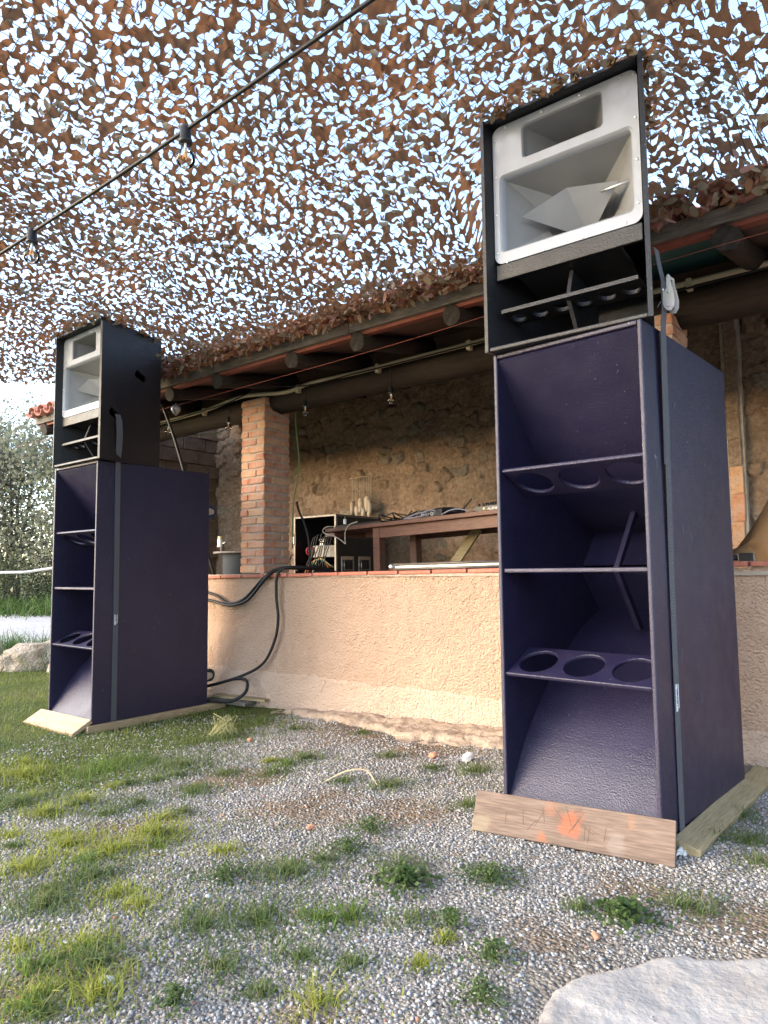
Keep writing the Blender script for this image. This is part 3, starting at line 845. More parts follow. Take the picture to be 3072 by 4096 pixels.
MB().tube(spline([(-7.4, 3.94, 2.45), (-6.3, 3.93, 2.47), (-5.78, 3.925, 2.475), (-5.3, 3.92, 2.49), (-4.86, 3.90, 2.505), (-4.4, 3.90, 2.56), (-3.9, 3.92, 2.495), (-3.4, 3.93, 2.50), (-3.03, 3.93, 2.50), (-2.0, 3.93, 2.51), (-0.5, 3.93, 2.53)], 6), 0.006, 6).build('cable', M['rubber'], hs_, True)
for a, zb in ((-5.78, 2.39), (-4.863, 2.304), (-3.90, 2.298), (-3.026, 2.255), (-2.1, 2.28), (-6.7, 2.34)):
    top_z = 2.49
    e = empty('bulb_drop'); e.parent = hs_; e.location = (a, 3.90, top_z)
    bulb_parts(e, 0.030, max(0.0, top_z - zb - 0.075))
# pale drop ornament under the eave
de = empty('drop_ornament'); de.matrix_world = Matrix.Translation(hut(-4.783, 3.30, 2.35))
tag(de, 'pale teardrop ornament hanging from the red wire by the far stack', 'ornament')
MB().tube([(0, 0, 0.03), (0, 0, 0.0)], 0.0015, 4).build('thread', M['cream_cord'], de)
MB().lathe([(0.0, 0.012), (0.02, 0.008), (0.036, -0.01), (0.040, -0.026), (0.03, -0.046), (0.012, -0.068), (0.0, -0.08)], 14).build('drop', M['case_silver'], de, True)

# overhead string lights near the camera
P0, P1 = Vector((-0.598, 2.026, 2.357)), Vector((-1.31, 2.503, 2.279))
dirv = (P1 - P0)
le = empty('festoon_lights', P0)
tag(le, 'thick black festoon cable with two clear bulbs overhead, crossing the net', 'string lights')
pts = [Vector((0.45, 1.30, 2.485)), Vector((-0.06, 1.655, 2.422)), P0, Vector((-0.955, 2.265, 2.314)), P1, Vector((-1.47, 2.62, 2.268)), Vector((-2.7, 3.45, 2.16))]
MB().tube([p - P0 for p in spline(pts, 8)], 0.0062, 8).build('cable', M['rubber'], le, True)
MB().tube([p - P0 + Vector((0.004, 0.012, 0.016)) for p in spline(pts, 8)], 0.0022, 5).build('steel_wire', M['rubber'], le, True)
for p in (P0, P1):
    e = empty('bulb_drop'); e.parent = le; e.location = p - P0 + Vector((0, 0, 0.012))
    bulb_parts(e, 0.0300, 0.0, 0.056)

# ------------------------------------------------------------------ speakers
SW, SDp, SH = 0.632, 0.956, 1.8286          # bass cabinet
TW, TD, TH, TAP = 0.681, 0.573, 1.0096, 0.264   # mid-top cabinet, tapering to the back
PT = 0.018
def castor(parent, x, z, mat, y):
    c = empty('castor'); c.parent = parent; c.location = (x, y, z)
    MB().box(-0.045, 0.045, 0, 0.004, -0.05, 0.05).build('mounting_plate', M['steel'], c)
    for s in (-1, 1):
        MB().prism([(0.0, -0.04), (0.085, -0.018), (0.092, 0.0), (0.085, 0.018), (0.0, 0.04)], s * 0.024 - 0.0015, s * 0.024 + 0.0015).build('fork', M['steel'], c)
        MB().lathe([(0.0, 0.004), (0.006, 0.003), (0.007, 0)], 6, Matrix.Translation((s * 0.0255, 0.072, 0)) @ Matrix.Rotation(s * math.pi / 2, 4, 'Y')).build('axle_nut', M['steel'], c)
    w = MB().lathe([(0.012, -0.017), (0.04, -0.017), (0.05, -0.012), (0.0525, 0), (0.05, 0.012), (0.04, 0.017), (0.012, 0.017)], 24, Matrix.Translation((0, 0.072, 0)) @ Matrix.Rotation(math.pi / 2, 4, 'Y'))
    w.build('tyre', mat, c, True)
    MB().lathe([(0.0, -0.018), (0.037, -0.018), (0.037, 0.018), (0.0, 0.018)], 20, Matrix.Translation((0, 0.072, 0)) @ Matrix.Rotation(math.pi / 2, 4, 'Y')).build('wheel_core', M['blackplastic'], c)

def ramp_poly(pts, dy, dz):
    return list(pts) + [(y + dy, z + dz) for (y, z) in reversed(pts)]
def vane(parent, y0, z0, y1, z1, name='vane'):
    L = math.hypot(y1 - y0, z1 - z0); b = Vector((0, (y1 - y0) / L, (z1 - z0) / L)); n = Vector((1, 0, 0)).cross(b)
    Mx = Matrix(((1, n.x, b.x, 0), (0, n.y, b.y, y0), (0, n.z, b.z, z0), (0, 0, 0, 1)))
    hw = SW / 2 - PT - 0.0005; mb = MB(); cw = 2 * hw / 3
    cells = []
    for k in range(3):
        x0 = -hw + k * cw
        cells.append(((x0 + cw / 2, L * 0.5), [(x0, 0), (x0 + cw, 0), (x0 + cw, L), (x0, L)], circ(x0 + cw / 2, L * 0.5, 0.078)))
    plate_holes(mb, cells, PT * 0.9, Mx)
    me = mb.mesh(name, M['purple'])
    bm = bmesh.new(); bm.from_mesh(me); bmesh.ops.remove_doubles(bm, verts=bm.verts, dist=1e-5)
    # drop the seams between the three cells
    bm.faces.ensure_lookup_table()
    bmesh.ops.recalc_face_normals(bm, faces=bm.faces); bm.to_mesh(me); bm.free()
    o = obj(name, me, None, parent)
    m = o.modifiers.new('bevel', 'BEVEL'); m.width = 0.005; m.segments = 3; m.limit_method = 'ANGLE'; m.angle_limit = R(60)
    return o
def bass_cabinet(loc, yaw, label, green):
    e = empty('bass_speaker', loc, -yaw)
    tag(e, label, 'speaker', 'tall purple bass cabinets')
    hw = SW / 2; P = M['purple']
    for s in (-1, 1):
        x0, x1 = (-hw, -hw + PT) if s < 0 else (hw - PT, hw)
        MB().box(x0, x1, 0, SDp, 0, SH).build('side_panel', P, e, bevel=0.006, seg=3)
    i0, i1 = -hw + PT + 0.0004, hw - PT - 0.0004
    MB().box(i0, i1, 0.002, SDp, SH - PT, SH - 0.001).build('top_panel', P, e, bevel=0.004)
    MB().box(i0, i1, 0.002, SDp, 0.001, PT).build('bottom_panel', P, e, bevel=0.004)
    MB().box(i0, i1, SDp - PT, SDp - 0.002, PT, SH - PT).build('back_panel', P, e)
    low = [(p.x, p.y) for p in spline([(0.010, 0.020, 0), (0.157, 0.238, 0), (0.344, 0.426, 0), (0.548, 0.570, 0), (0.70, 0.657, 0), (SDp - PT - 0.002, 0.74, 0)], 7)]
    MB().prism(ramp_poly(low, 0.012, -0.016), i0, i1).build('lower_ramp', P, e)
    up = [(p.x, SH - p.y) for p in spline([(0.010, 0.030, 0), (0.147, 0.205, 0), (0.331, 0.420, 0), (0.548, 0.600, 0), (0.70, 0.680, 0), (SDp - PT - 0.002, 0.74, 0)], 7)]
    MB().prism(ramp_poly(up, 0.012, 0.016), i0, i1).build('upper_ramp', P, e)
    vane(e, 0.012, 0.500, 0.200, 0.588, 'lower_vane')
    vane(e, 0.012, SH - 0.497, 0.205, SH - 0.588, 'upper_vane')
    MB().box(i0, i1, 0.012, 0.20, 0.916, 0.934).build('middle_shelf', P, e, bevel=0.005, seg=3)
    for s in (1, -1):
        zz_ = lambda z_: 0.925 + s * z_
        MB().prism([(0.42, zz_(0.01)), (0.455, zz_(0.01)), (0.67, zz_(0.26)), (0.63, zz_(0.27))], -0.012, 0.012).build('diagonal_brace', P, e, bevel=0.003)
        MB().prism([(0.72, zz_(0.02)), (0.74, zz_(0.02)), (0.92, zz_(0.20)), (0.90, zz_(0.22))], i0, i1).build('throat_panel', P, e)
    for x_ in (-0.235, 0.235):
        for z_, m_ in ((0.205, M['green_rubber']), (1.525, M['blue_rubber'])):
            castor(e, x_, z_, m_, SDp)
    return e

def slot_poly(cx, cz, tilt):
    pts = []
    for k in range(28):
        a = 2 * math.pi * k / 28
        x, z = 0.043 * math.cos(a), 0.020 * math.sin(a)
        x = math.copysign(abs(x) ** 0.8 * 0.043 ** 0.2, x); z = math.copysign(min(abs(z) * 1.5, 0.019 + 0.005 * abs(x) / 0.043), z)
        x *= 1.35; z *= 1.35; pts.append((cx + x * math.cos(tilt) - z * math.sin(tilt), cz + x * math.sin(tilt) + z * math.cos(tilt)))
    return pts
def loft(mb, loops):
    n = len(loops[0][1]); vs = []; fs = []
    for y, lp in loops:
        vs += [(p[0], y, p[1]) for p in lp]
    for i in range(len(loops) - 1):
        for k in range(n):
            k2 = (k + 1) % n
            fs.append((i * n + k, i * n + k2, (i + 1) * n + k2, (i + 1) * n + k))
    fs.append(tuple(range((len(loops) - 1) * n, len(loops) * n)))
    mb.add(vs, fs)
def top_cabinet(loc, yaw, label):
    e = empty('horn_speaker', loc, -yaw)
    tag(e, label, 'speaker', 'horn cabinets on top of the stacks')
    K = M['black_coat']; hw = TW / 2; t = math.tan(TAP); L = TD / math.cos(TAP)
    for s in (-1, 1):
        a = Vector((-s * math.sin(TAP), math.cos(TAP), 0)); c = Vector((-s * math.cos(TAP), -math.sin(TAP), 0))
        Mx = Matrix(((a.x, c.x, 0, s * hw), (a.y, c.y, 0, 0), (0, 0, 1, 0), (0, 0, 0, 1)))
        mb = MB()
        if s < 0:
            mb.box(0, L, 0, PT, 0, TH, Mx)
        else: plate_holes(mb, [((0.135, 0.334), [(0, 0), (L, 0), (L, 0.5), (0, 0.5)], slot_poly(0.135, 0.334, -0.45)),
                         ((0.375, 0.671), [(0, 0.5), (L, 0.5), (L, TH), (0, TH)], slot_poly(0.375, 0.671, -0.3))], PT, Mx)
        o = mb.build('side_panel', K, e)
    inn = lambda y: hw - y * t - PT / math.cos(TAP) - 0.0006
    for nm, z0, z1 in (('top_panel', TH - PT, TH - 0.001), ('bottom_panel', 0.001, PT)):
        MB().prism([(-inn(0.001), 0.001), (inn(0.001), 0.001), (inn(TD), TD), (-inn(TD), TD)], z0, z1, 'z').build(nm, K, e, bevel=0.004)
    b = inn(TD)
    MB().box(-b, b, TD - PT, TD - 0.002, PT, TH - PT).build('back_panel', K, e)
    # fibreglass double horn
    y0 = 0.045; zs = 0.786; xh = 0.306
    outl = rrect(-xh, xh, 0.382, 0.985, 0.036, 6)
    topc = [p for p in outl if p[1] > zs]; botc = [p for p in outl if p[1] < zs]
    topo = [(xh, zs)] + sorted([p for p in topc if p[0] > 0], key=lambda p: p[1] - p[0] * 0.001) + sorted([p for p in topc if p[0] <= 0], key=lambda p: -p[1] - p[0] * 0.001) + [(-xh, zs)]
    boto = [(-xh, zs)] + sorted([p for p in botc if p[0] <= 0], key=lambda p: -p[1] + p[0] * 0.001) + sorted([p for p in botc if p[0] > 0], key=lambda p: p[1] + p[0] * 0.001) + [(xh, zs)]
    hs1 = rrect(-0.172, 0.172, 0.806, 0.953, 0.018, 5); hs2 = rrect(-0.280, 0.280, 0.428, 0.768, 0.022, 5)
    mb = MB()
    plate_holes(mb, [((0, 0.88), topo, hs1), ((0, 0.60), boto, hs2)], 0.006, Matrix.Translation((0, y0, 0)))
    hp = mb.build('horn_plate', M['fibre'], e)
    mb = MB(); loft(mb, [(y0 + 0.0005, rrect(-0.1715, 0.1715, 0.8065, 0.9525, 0.018, 5)), (y0 + 0.006, rrect(-0.166, 0.166, 0.812, 0.947, 0.016, 5)), (y0 + 0.03, rrect(-0.160, 0.160, 0.816, 0.943, 0.010, 5)), (0.30, rrect(-0.035, 0.035, 0.860, 0.905, 0.006, 5))])
    mb.build('upper_horn', M['fibre_shaded'], e)
    mb = MB(); mb2 = MB()
    n_ = 24; lips = [(y0 + 0.0005, rrect(-0.2795, 0.2795, 0.4285, 0.7675, 0.022, 5)), (y0 + 0.007, rrect(-0.272, 0.272, 0.436, 0.760, 0.018, 5)), (y0 + 0.035, rrect(-0.265, 0.265, 0.440, 0.757, 0.0015, 5))]
    vs_ = []; fs_ = []
    for y_, lp in lips: vs_ += [(p[0], y_, p[1]) for p in lp]
    for i in range(2):
        for k in range(n_):
            fs_.append((i * n_ + k, i * n_ + (k + 1) % n_, (i + 1) * n_ + (k + 1) % n_, (i + 1) * n_ + k))
    mb.add(vs_, fs_)
    mb.build('horn_lip', M['fibre'], e, True)
    m1 = [(-0.265, 0.757), (0.265, 0.757), (0.265, 0.440), (-0.265, 0.440)]
    o8 = lambda hx, hz, cx_, cz_: [(-cx_, 0.5985 + hz), (cx_, 0.5985 + hz), (hx, 0.5985 + cz_), (hx, 0.5985 - cz_), (cx_, 0.5985 - hz), (-cx_, 0.5985 - hz), (-hx, 0.5985 - cz_), (-hx, 0.5985 + cz_)]
    r1 = o8(0.150, 0.105, 0.105, 0.030); r2 = o8(0.055, 0.05, 0.04, 0.03)
    vs_ = [(x, y0 + 0.035, z) for x, z in m1] + [(x, 0.25, z) for x, z in r1] + [(x, 0.45, z) for x, z in r2]
    fs_ = [(0, 1, 5, 4), (1, 6, 5), (1, 2, 7, 6), (2, 8, 7), (2, 3, 9, 8), (3, 10, 9), (3, 0, 11, 10), (0, 4, 11)] + [(4 + k, 4 + (k + 1) % 8, 12 + (k + 1) % 8, 12 + k) for k in range(8)] + [tuple(range(12, 20))]
    mb2.add(vs_, fs_)
    lh = mb2.build('lower_horn', M['fibre_shaded'], e)
    A_, B_, T_, K1, K2 = (-0.205, 0.10, 0.588), (0.205, 0.10, 0.600), (0.0, 0.085, 0.636), (0.0, 0.33, 0.515), (0.0, 0.33, 0.685)
    MB().add([A_, B_, T_, K1, K2, (0, 0.36, 0.60)], [(0, 3, 2), (2, 3, 1), (0, 2, 4), (2, 1, 4), (0, 4, 5), (0, 5, 3), (1, 3, 5), (1, 5, 4)]).build('phase_plug', M['fibre'], e)
    MB().tube([(0.13, 0.115, 0.588), (0.245, 0.115, 0.592)], 0.006, 8).build('plug_bolt', M['steel'], e, True)
    sp = [(-0.567, 0.965), (-0.403, 0.974), (-0.242, 0.974), (-0.079, 0.974), (-0.028, 0.94), (-0.025, 0.768), (-0.026, 0.602), (-0.027, 0.434), (-0.081, 0.371), (-0.246, 0.366), (-0.411, 0.362), (-0.574, 0.358), (-0.626, 0.408), (-0.624, 0.576), (-0.622, 0.742), (-0.622, 0.909)]
    scr = MB().lathe([(0.0, 0.003), (0.003, 0.0029), (0.0055, 0.0015), (0.006, 0)], 10, Matrix.Rotation(math.pi / 2, 4, 'X')).mesh('screw', M['steel'], True)
    for x_, z_ in sp:
        obj('screw', scr, None, hp, (max(min(x_ + hw - 0.018, 0.293), -0.293), y0 - 0.0002, min(z_ + 0.024, 0.973)))
    # slot below the horn
    MB().box(-inn(0.07), inn(0.07), y0, y0 + PT, 0.312, 0.379).build('front_strip', K, e, bevel=0.003)
    MB().prism([(y0 + PT, 0.313), (y0 + PT, 0.331), (0.40, 0.285), (0.40, 0.267)], -inn(0.40), inn(0.40)).build('slanted_baffle', K, e)
    Ls = 0.13; bdir = Vector((0, math.cos(-0.12), math.sin(-0.12))); nn = Vector((1, 0, 0)).cross(bdir)
    Mx = Matrix(((1, nn.x, bdir.x, 0), (0, nn.y, bdir.y, 0.038), (0, nn.z, bdir.z, 0.165), (0, 0, 0, 1)))
    sw = inn(0.15); cw = 2 * sw / 6; cells = []
    for k in range(6):
        x0 = -sw + k * cw
        cells.append(((x0 + cw / 2, 0.07), [(x0, 0), (x0 + cw, 0), (x0 + cw, Ls), (x0, Ls)], circ(x0 + cw / 2, 0.07, 0.034, 20)))
    mb = MB(); plate_holes(mb, cells, 0.016, Mx); mb.build('slot_vane', K, e)
    MB().prism([(0.06, 0.172), (0.11, 0.30), (0.38, 0.27), (0.38, PT), (0.17, PT)], -0.008, 0.008).build('centre_brace', K, e)
    return e
yR, yL = 0.7376, 0.6805
def fr_pt(x, y, yaw, a, b, z):
    return Vector((x + math.cos(yaw) * a + math.sin(yaw) * b, y - math.sin(yaw) * a + math.cos(yaw) * b, z))
RX, RY, RZ = 0.9339, 2.4291, 0.0673
LX, LY, LZ = -2.0103, 4.8253, -0.0344
subR = bass_cabinet(fr_pt(RX, RY, yR, -SW / 2, 0, RZ), yR, 'tall purple bass cabinet of the near right stack, open horn facing us', True)
subL = bass_cabinet(fr_pt(LX, LY, yL, -SW / 2, 0, LZ), yL, 'tall purple bass cabinet of the far left stack on the lawn edge', True)
pR = fr_pt(RX, RY, yR, 0.042, 0.008, 0); pL = fr_pt(LX, LY, yL, 0.085, -0.035, 0)
ytR, ytL = yR - 0.0878, yL - 0.0012
topR = top_cabinet(fr_pt(pR.x, pR.y, ytR, -TW / 2, 0, RZ + SH), ytR, 'black cabinet with grey double horn topping the near right stack')
topL = top_cabinet(fr_pt(pL.x, pL.y, ytL, -TW / 2, 0, LZ + SH), ytL, 'black cabinet with grey double horn topping the far left stack')

# ratchet straps
def strap_print(parent, y, z, w, h, x):
    q = random.Random(5); mb = MB()
    zz_ = z
    while zz_ < z + h:
        dh = q.uniform(0.002, 0.005)
        mb.box(x, x + 0.0004, y - w * 0.32, y - w * 0.32 + w * q.uniform(0.2, 0.42), zz_, zz_ + dh)
        zz_ += dh + 0.0018
    mb.box(x, x + 0.0004, y + w * 0.22, y + w * 0.32, z + 0.01, z + h)
    mb.build('print', M['whitepaint'], parent)
sR = empty('ratchet_strap', subR.location, -yR)
tag(sR, 'black ratchet strap with zinc buckle down the side of the near stack', 'strap')
hw = SW / 2
wb = MB(); sec = [(hw + 0.003, 0.0), (hw + 0.006, 0.9), (hw + 0.012, 1.35), (hw + 0.018, 1.84), (hw + 0.026, 1.90), (hw + 0.030, 2.0), (hw + 0.020, 2.06), (hw + 0.012, 2.13)]
sec_y = [0.168, 0.167, 0.166, 0.162, 0.158, 0.150, 0.145, 0.140]
def ribbon(mb, pts, w, t=0.0022):
    vs = []; fs = []
    for (x, y, z) in pts:
        vs += [(x, y - w / 2, z), (x, y + w / 2, z), (x + t, y + w / 2, z), (x + t, y - w / 2, z)]
    for i in range(len(pts) - 1):
        for k in range(4):
            k2 = (k + 1) % 4
            fs.append((4 * i + k, 4 * i + k2, 4 * i + 4 + k2, 4 * i + 4 + k))
    fs += [(3, 2, 1, 0), tuple(range(4 * len(pts) - 4, 4 * len(pts)))]
    mb.add(vs, fs)
ribbon(wb, [(a[0], y, a[1]) for a, y in zip(sec, sec_y)], 0.046)
web = wb.build('webbing', M['webbing'], sR)
wb = MB(); ribbon(wb, [(hw + 0.0090, 0.160, 1.31), (hw + 0.0145, 0.158, 1.6), (hw + 0.0205, 0.155, 1.85)], 0.046)
wb.build('webbing_tail', M['webbing'], sR)
strap_print(web, 0.168, 0.415, 0.046, 0.095, hw + 0.0070)
def ratchet(parent, loc):
    r = empty('ratchet'); r.parent = parent; r.location = loc
    prof = [(-0.022, 0.015), (-0.010, 0.0), (0.010, -0.004), (0.024, 0.016), (0.026, 0.045), (0.018, 0.092), (-0.006, 0.096), (-0.018, 0.082), (-0.024, 0.098), (-0.031, 0.096), (-0.030, 0.05)]
    hand = [(-0.006, 0.09), (0.016, 0.09), (0.012, 0.108), (0.008, 0.145), (0.004, 0.152), (-0.004, 0.152), (-0.008, 0.145), (-0.009, 0.112)]
    for y in (-0.028, 0.026):
        MB().prism(prof, y, y + 0.003, 'y').build('side_plate', M['zincyellow'], r)
        MB().prism(hand, y + 0.0035, y + 0.0060, 'y').build('handle_arm', M['zincyellow'], r)
    MB().box(-0.004, 0.003, -0.024, 0.026, 0.138, 0.150).build('handle_bar', M['zincyellow'], r)
    Mx = Matrix.Rotation(math.pi / 2, 4, 'X')
    MB().lathe([(0.0, 0.034), (0.011, 0.034), (0.013, 0.030), (0.0205, 0.030), (0.0205, 0.0285), (0.0, 0.0285)], 18, Matrix.Translation((0.0, 0, 0.024)) @ Mx).build('spool_wheel', M['zincyellow'], r)
    MB().tube([(0, -0.03, 0.024), (0, 0.03, 0.024)], 0.010, 12).build('spool', M['steel'], r, True)
    for x_, z_, rr in ((-0.025, 0.091, 0.007), (0.0, 0.075, 0.004), (0.001, 0.145, 0.004)):
        MB().lathe([(0.0, 0.033), (rr, 0.032), (rr, 0.028)], 10, Matrix.Translation((x_, 0, z_)) @ Mx).build('rivet', M['steel'], r, True)
    MB().box(-0.014, 0.012, -0.0300, -0.0284, 0.052, 0.056, Matrix.Rotation(-0.9, 4, 'Y')).build('pawl', M['steel'], r)
    return r
rt = ratchet(sR, (hw + 0.050, 0.165, 1.885)); rt.scale = (0.82, 0.82, 0.9)
for (y_, z_, w_, h_, a_) in ((0.30, 1.56, 0.014, 0.003, 0.2), (0.296, 1.553, 0.003, 0.012, 0.1), (0.42, 1.43, 0.006, 0.004, 0.5), (0.62, 1.36, 0.003, 0.005, 0), (0.33, 1.07, 0.002, 0.025, 0.05), (0.42, 1.05, 0.002, 0.012, 0), (0.45, 0.42, 0.002, 0.03, 0.1), (0.08, 1.33, 0.010, 0.010, 0.6), (0.09, 1.30, 0.003, 0.02, 0.2), (0.70, 1.62, 0.004, 0.004, 0), (0.55, 0.72, 0.003, 0.008, 0.3), (0.25, 0.60, 0.002, 0.03, -0.3)):
    MB().box(hw + 0.0002, hw + 0.0007, -w_ / 2, w_ / 2, -h_ / 2, h_, Matrix.Translation((0, y_, z_)) @ Matrix.Rotation(a_, 4, 'X')).build('scuff_mark', M['scuff'], subR)
sL = empty('ratchet_strap', subL.location, -yL)
tag(sL, 'black strap threaded through the hand slot of the far stack', 'strap')
wb = MB()
xo = 0.085
ribbon(wb, [(hw + 0.003, 0.160, 0.0), (hw + 0.004, 0.158, 1.0), (hw + 0.006, 0.150, SH - 0.02), (hw + 0.048, 0.130, SH + 0.06), (hw + 0.072, 0.118, SH + 0.19), (hw + 0.070, 0.112, SH + 0.30), (hw + 0.058, 0.108, SH + 0.335), (hw + 0.030, 0.11, SH + 0.34)], 0.040)
web = wb.build('webbing', M['webbing'], sL)
wb = MB(); ribbon(wb, [(hw + 0.0505, 0.128, SH + 0.07), (hw + 0.0750, 0.118, SH + 0.19), (hw + 0.0730, 0.112, SH + 0.30)], 0.046, 0.004)
wb.build('stitched_fold', M['webbing'], sL)
strap_print(web, 0.159, 0.67, 0.036, 0.07, hw + 0.0062)
# black pole leaning behind the far top cabinet
wire('stay_pole', [(-1.98, 6.10, 2.50), (-1.87, 6.12, 2.2), (-1.70, 6.15, 1.60), (-1.45, 6.2, 0.75)], 0.013, M['blackplastic'], 'black pole leaning behind the top cabinet of the far stack', 'pole', 8, 3)

# ------------------------------------------------------------------ planks
def plank(name, size, loc, rot, mat, label, bev=0.003, cat='plank'):
    o = MB().box(-size[0] / 2, size[0] / 2, -size[1] / 2, size[1] / 2, -size[2] / 2, size[2] / 2).build(name, mat, None, False, bev, 2, loc, rot)
    return tag(o, label, cat)
fp = plank('wooden_plank', (0.715, 0.020, 0.145), (0.648, 2.562, 0.082), (-0.50, 0.0, R(-29.5)), M['plank_old'], 'weathered plank with orange paint stain propped in front of the near stack', 0.003)
M['scored'] = simple('scored_wood', (0.09, 0.06, 0.042), (0.13, 0.085, 0.06), 20, 0.9)
for (x, z, L, a) in ((-0.165, 0.0, .05, 1.75), (-0.105, 0.005, .055, 1.1), (-0.09, 0.02, .05, 1.8), (-0.13, -0.02, .05, 0.9), (0.0, 0.03, .07, 1.95), (0.035, 0.02, .075, 1.05), (0.02, 0.0, .06, 1.0), (0.055, 0.005, .06, 2.6), (0.065, -0.005, .06, 2.7), (0.075, 0.0, .07, 2.75), (0.06, -0.02, .05, 1.57), (0.075, -0.02, .055, 1.5), (0.06, -0.04, .05, 0.1), (0.13, -0.01, .045, 1.5), (-0.23, -0.01, .045, 1.57), (-0.04, 0.035, .05, 2.3)):
    MB().box(-L / 2, L / 2, -0.0106, -0.0095, -0.0011, 0.0011, Matrix.Translation((x, 0, z)) @ Matrix.Rotation(-a, 4, 'Y')).build('knife_score', M['scored'], fp)
ang = math.atan2(0.876, 0.756)
plank('wooden_plank', (1.16, 0.095, 0.035), (1.395, 2.885, 0.042), (0.28, 0, ang), M['plank_green'], 'long pale green-grey plank lying beside the near stack')
plank('wooden_plank', (1.02, 0.09, 0.045), fr_pt(RX, RY, yR, -0.605, 0.40, RZ - 0.024), (0, 0, math.pi / 2 - yR), M['plank_pale'], 'pale plank end poking out from under the near stack')
plank('wooden_plank', (0.90, 0.08, 0.045), fr_pt(RX, RY, yR, -0.09, 0.47, RZ - 0.0235), (0, 0, math.pi / 2 - yR), M['plank_pale'], 'plank hidden under the near stack, beside the white bag')
plank('wooden_plank', (0.68, 0.15, 0.028), fr_pt(LX, LY, yL, -0.335, -0.075, LZ - 0.008), (0.50, 0.0, -yL + 0.03), M['plank_pale'], 'pale knotty plank tilted against the front of the far stack')
plank('wooden_plank', (1.16, 0.10, 0.05), fr_pt(LX, LY, yL, -0.022, 0.54, LZ - 0.0265), (0, 0, math.pi / 2 - yL), M['plank_new'], 'long yellow pine plank under the right side of the far stack')
plank('wooden_plank', (1.10, 0.10, 0.05), fr_pt(LX, LY, yL, -0.58, 0.50, LZ - 0.0265), (0, 0, math.pi / 2 - yL), M['plank_new'], 'plank under the left side of the far stack, mostly hidden')
plank('wooden_plank', (0.42, 0.15, 0.03), fr_pt(LX, LY, yL, 0.03, 1.17, LZ - 0.006), (0.0, 0.02, -yL + 0.15), M['grey_wood'], 'short grey board under the coiled cable behind the far stack')
plank('wooden_plank', (0.50, 0.12, 0.02), fr_pt(LX, LY, yL, 0.10, 1.22, LZ + 0.020), (0.0, 0.02, -yL + 0.30), M['plank_green'], 'short pale board lying on top of a grey one behind the far stack')
# crumpled bag between plank and cabinet
bm = bmesh.new(); bmesh.ops.create_icosphere(bm, subdivisions=4, radius=1)
for v_ in bm.verts:
    k = 1 + 0.5 * noise.noise(v_.co * 2.1) + 0.3 * noise.noise(v_.co * 5.0)
    v_.co = Vector((v_.co.x * 0.14 * k, v_.co.y * 0.022 * k, v_.co.z * 0.020 * k))
me = bpy.data.meshes.new('crumpled_bag'); bm.to_mesh(me); bm.free(); me.polygons.foreach_set('use_smooth', np.ones(len(me.polygons), bool))
tag(obj('crumpled_bag', me, M['white_bag'], None, (1.085, 2.545, 0.035), (0, 0, ang)), 'crumpled white plastic bag squeezed between near stack and plank', 'bag')

# ------------------------------------------------------------------ black cables over the wall
cvv = 3.86
wire('power_cable', [hut(-5.3, 3.80, 0.85), hut(-5.0, cvv, 0.805), hut(-4.79, cvv, 0.731), hut(-4.585, cvv, 0.773), hut(-4.36, cvv, 0.934), hut(-4.20, 3.85, 1.010), hut(-4.08, 3.95, 1.022), hut(-3.97, 4.25, 0.99), hut(-3.95, 4.5, 0.80)], 0.0125, M['rubber'], 'upper of two thick black cables sagging from the wall top to the far stack')
wire('power_cable', [hut(-5.3, 3.80, 0.79), hut(-5.0, cvv - .01, 0.746), hut(-4.76, cvv - .01, 0.713), hut(-4.527, cvv - .01, 0.765), hut(-4.305, cvv - .01, 0.943), hut(-4.16, 3.86, 1.018), hut(-4.02, 4.0, 1.03), hut(-3.93, 4.27, 0.99), hut(-3.91, 4.5, 0.80)], 0.0125, M['rubber'], 'lower of two thick black cables sagging from the wall top to the far stack')
wire('power_cable', [hut(-3.9, 4.40, 0.9), hut(-3.95, 4.2, 1.00), hut(-4.06, 3.95, 1.032), hut(-4.155, 3.85, 0.99), hut(-4.174, 3.845, 0.80), hut(-4.152, 3.845, 0.63), hut(-4.185, 3.84, 0.451), hut(-4.277, 3.80, 0.266), hut(-4.44, 3.72, 0.163), hut(-4.68, 3.64, 0.086), hut(-4.93, 3.58, 0.03), hut(-5.25, 3.52, 0.0)], 0.0125, M['rubber'], 'thick black cable hanging straight down the peach wall')
wire('power_cable', [hut(-5.2, 3.60, 0.02), hut(-4.95, 3.62, 0.025), hut(-4.72, 3.66, 0.075), hut(-4.5, 3.70, 0.135), hut(-4.36, 3.70, 0.13), hut(-4.31, 3.64, 0.05), hut(-4.40, 3.56, -0.012), hut(-4.62, 3.50, -0.018), hut(-4.85, 3.46, -0.012), hut(-5.1, 3.46, 0.0)], 0.0135, M['rubber'], 'black cable lying in a loop on boards behind the far stack')

# ------------------------------------------------------------------ things inside the hut
# table
tA, tB = hut(-4.30, 4.55, 1.378), hut(-2.45, 4.35, 1.425)
tx = (tB - tA).normalized(); ty = Vector((0, 0, 1)).cross(tx).normalized(); tz = tx.cross(ty)
TM = Matrix((tx, ty, tz)).transposed().to_4x4(); TM.translation = tA
tb = empty('wooden_table', mw=TM); tag(tb, 'long brown wooden table behind the wall, holding the music gear', 'table')
W_ = M['table_wood']
MB().box(0, 2.35, 0, 0.62, -0.034, 0).build('table_top', W_, tb, bevel=0.004)
MB().box(-0.07, 0.06, 0.06, 0.56, -0.070, -0.036).build('end_batten', W_, tb, bevel=0.003)
MB().box(0.60, 2.2, 0.045, 0.07, -0.125, -0.035).build('front_apron', W_, tb, bevel=0.003)
MB().box(0.60, 2.2, 0.55, 0.575, -0.125, -0.035).build('back_apron', W_, tb, bevel=0.003)
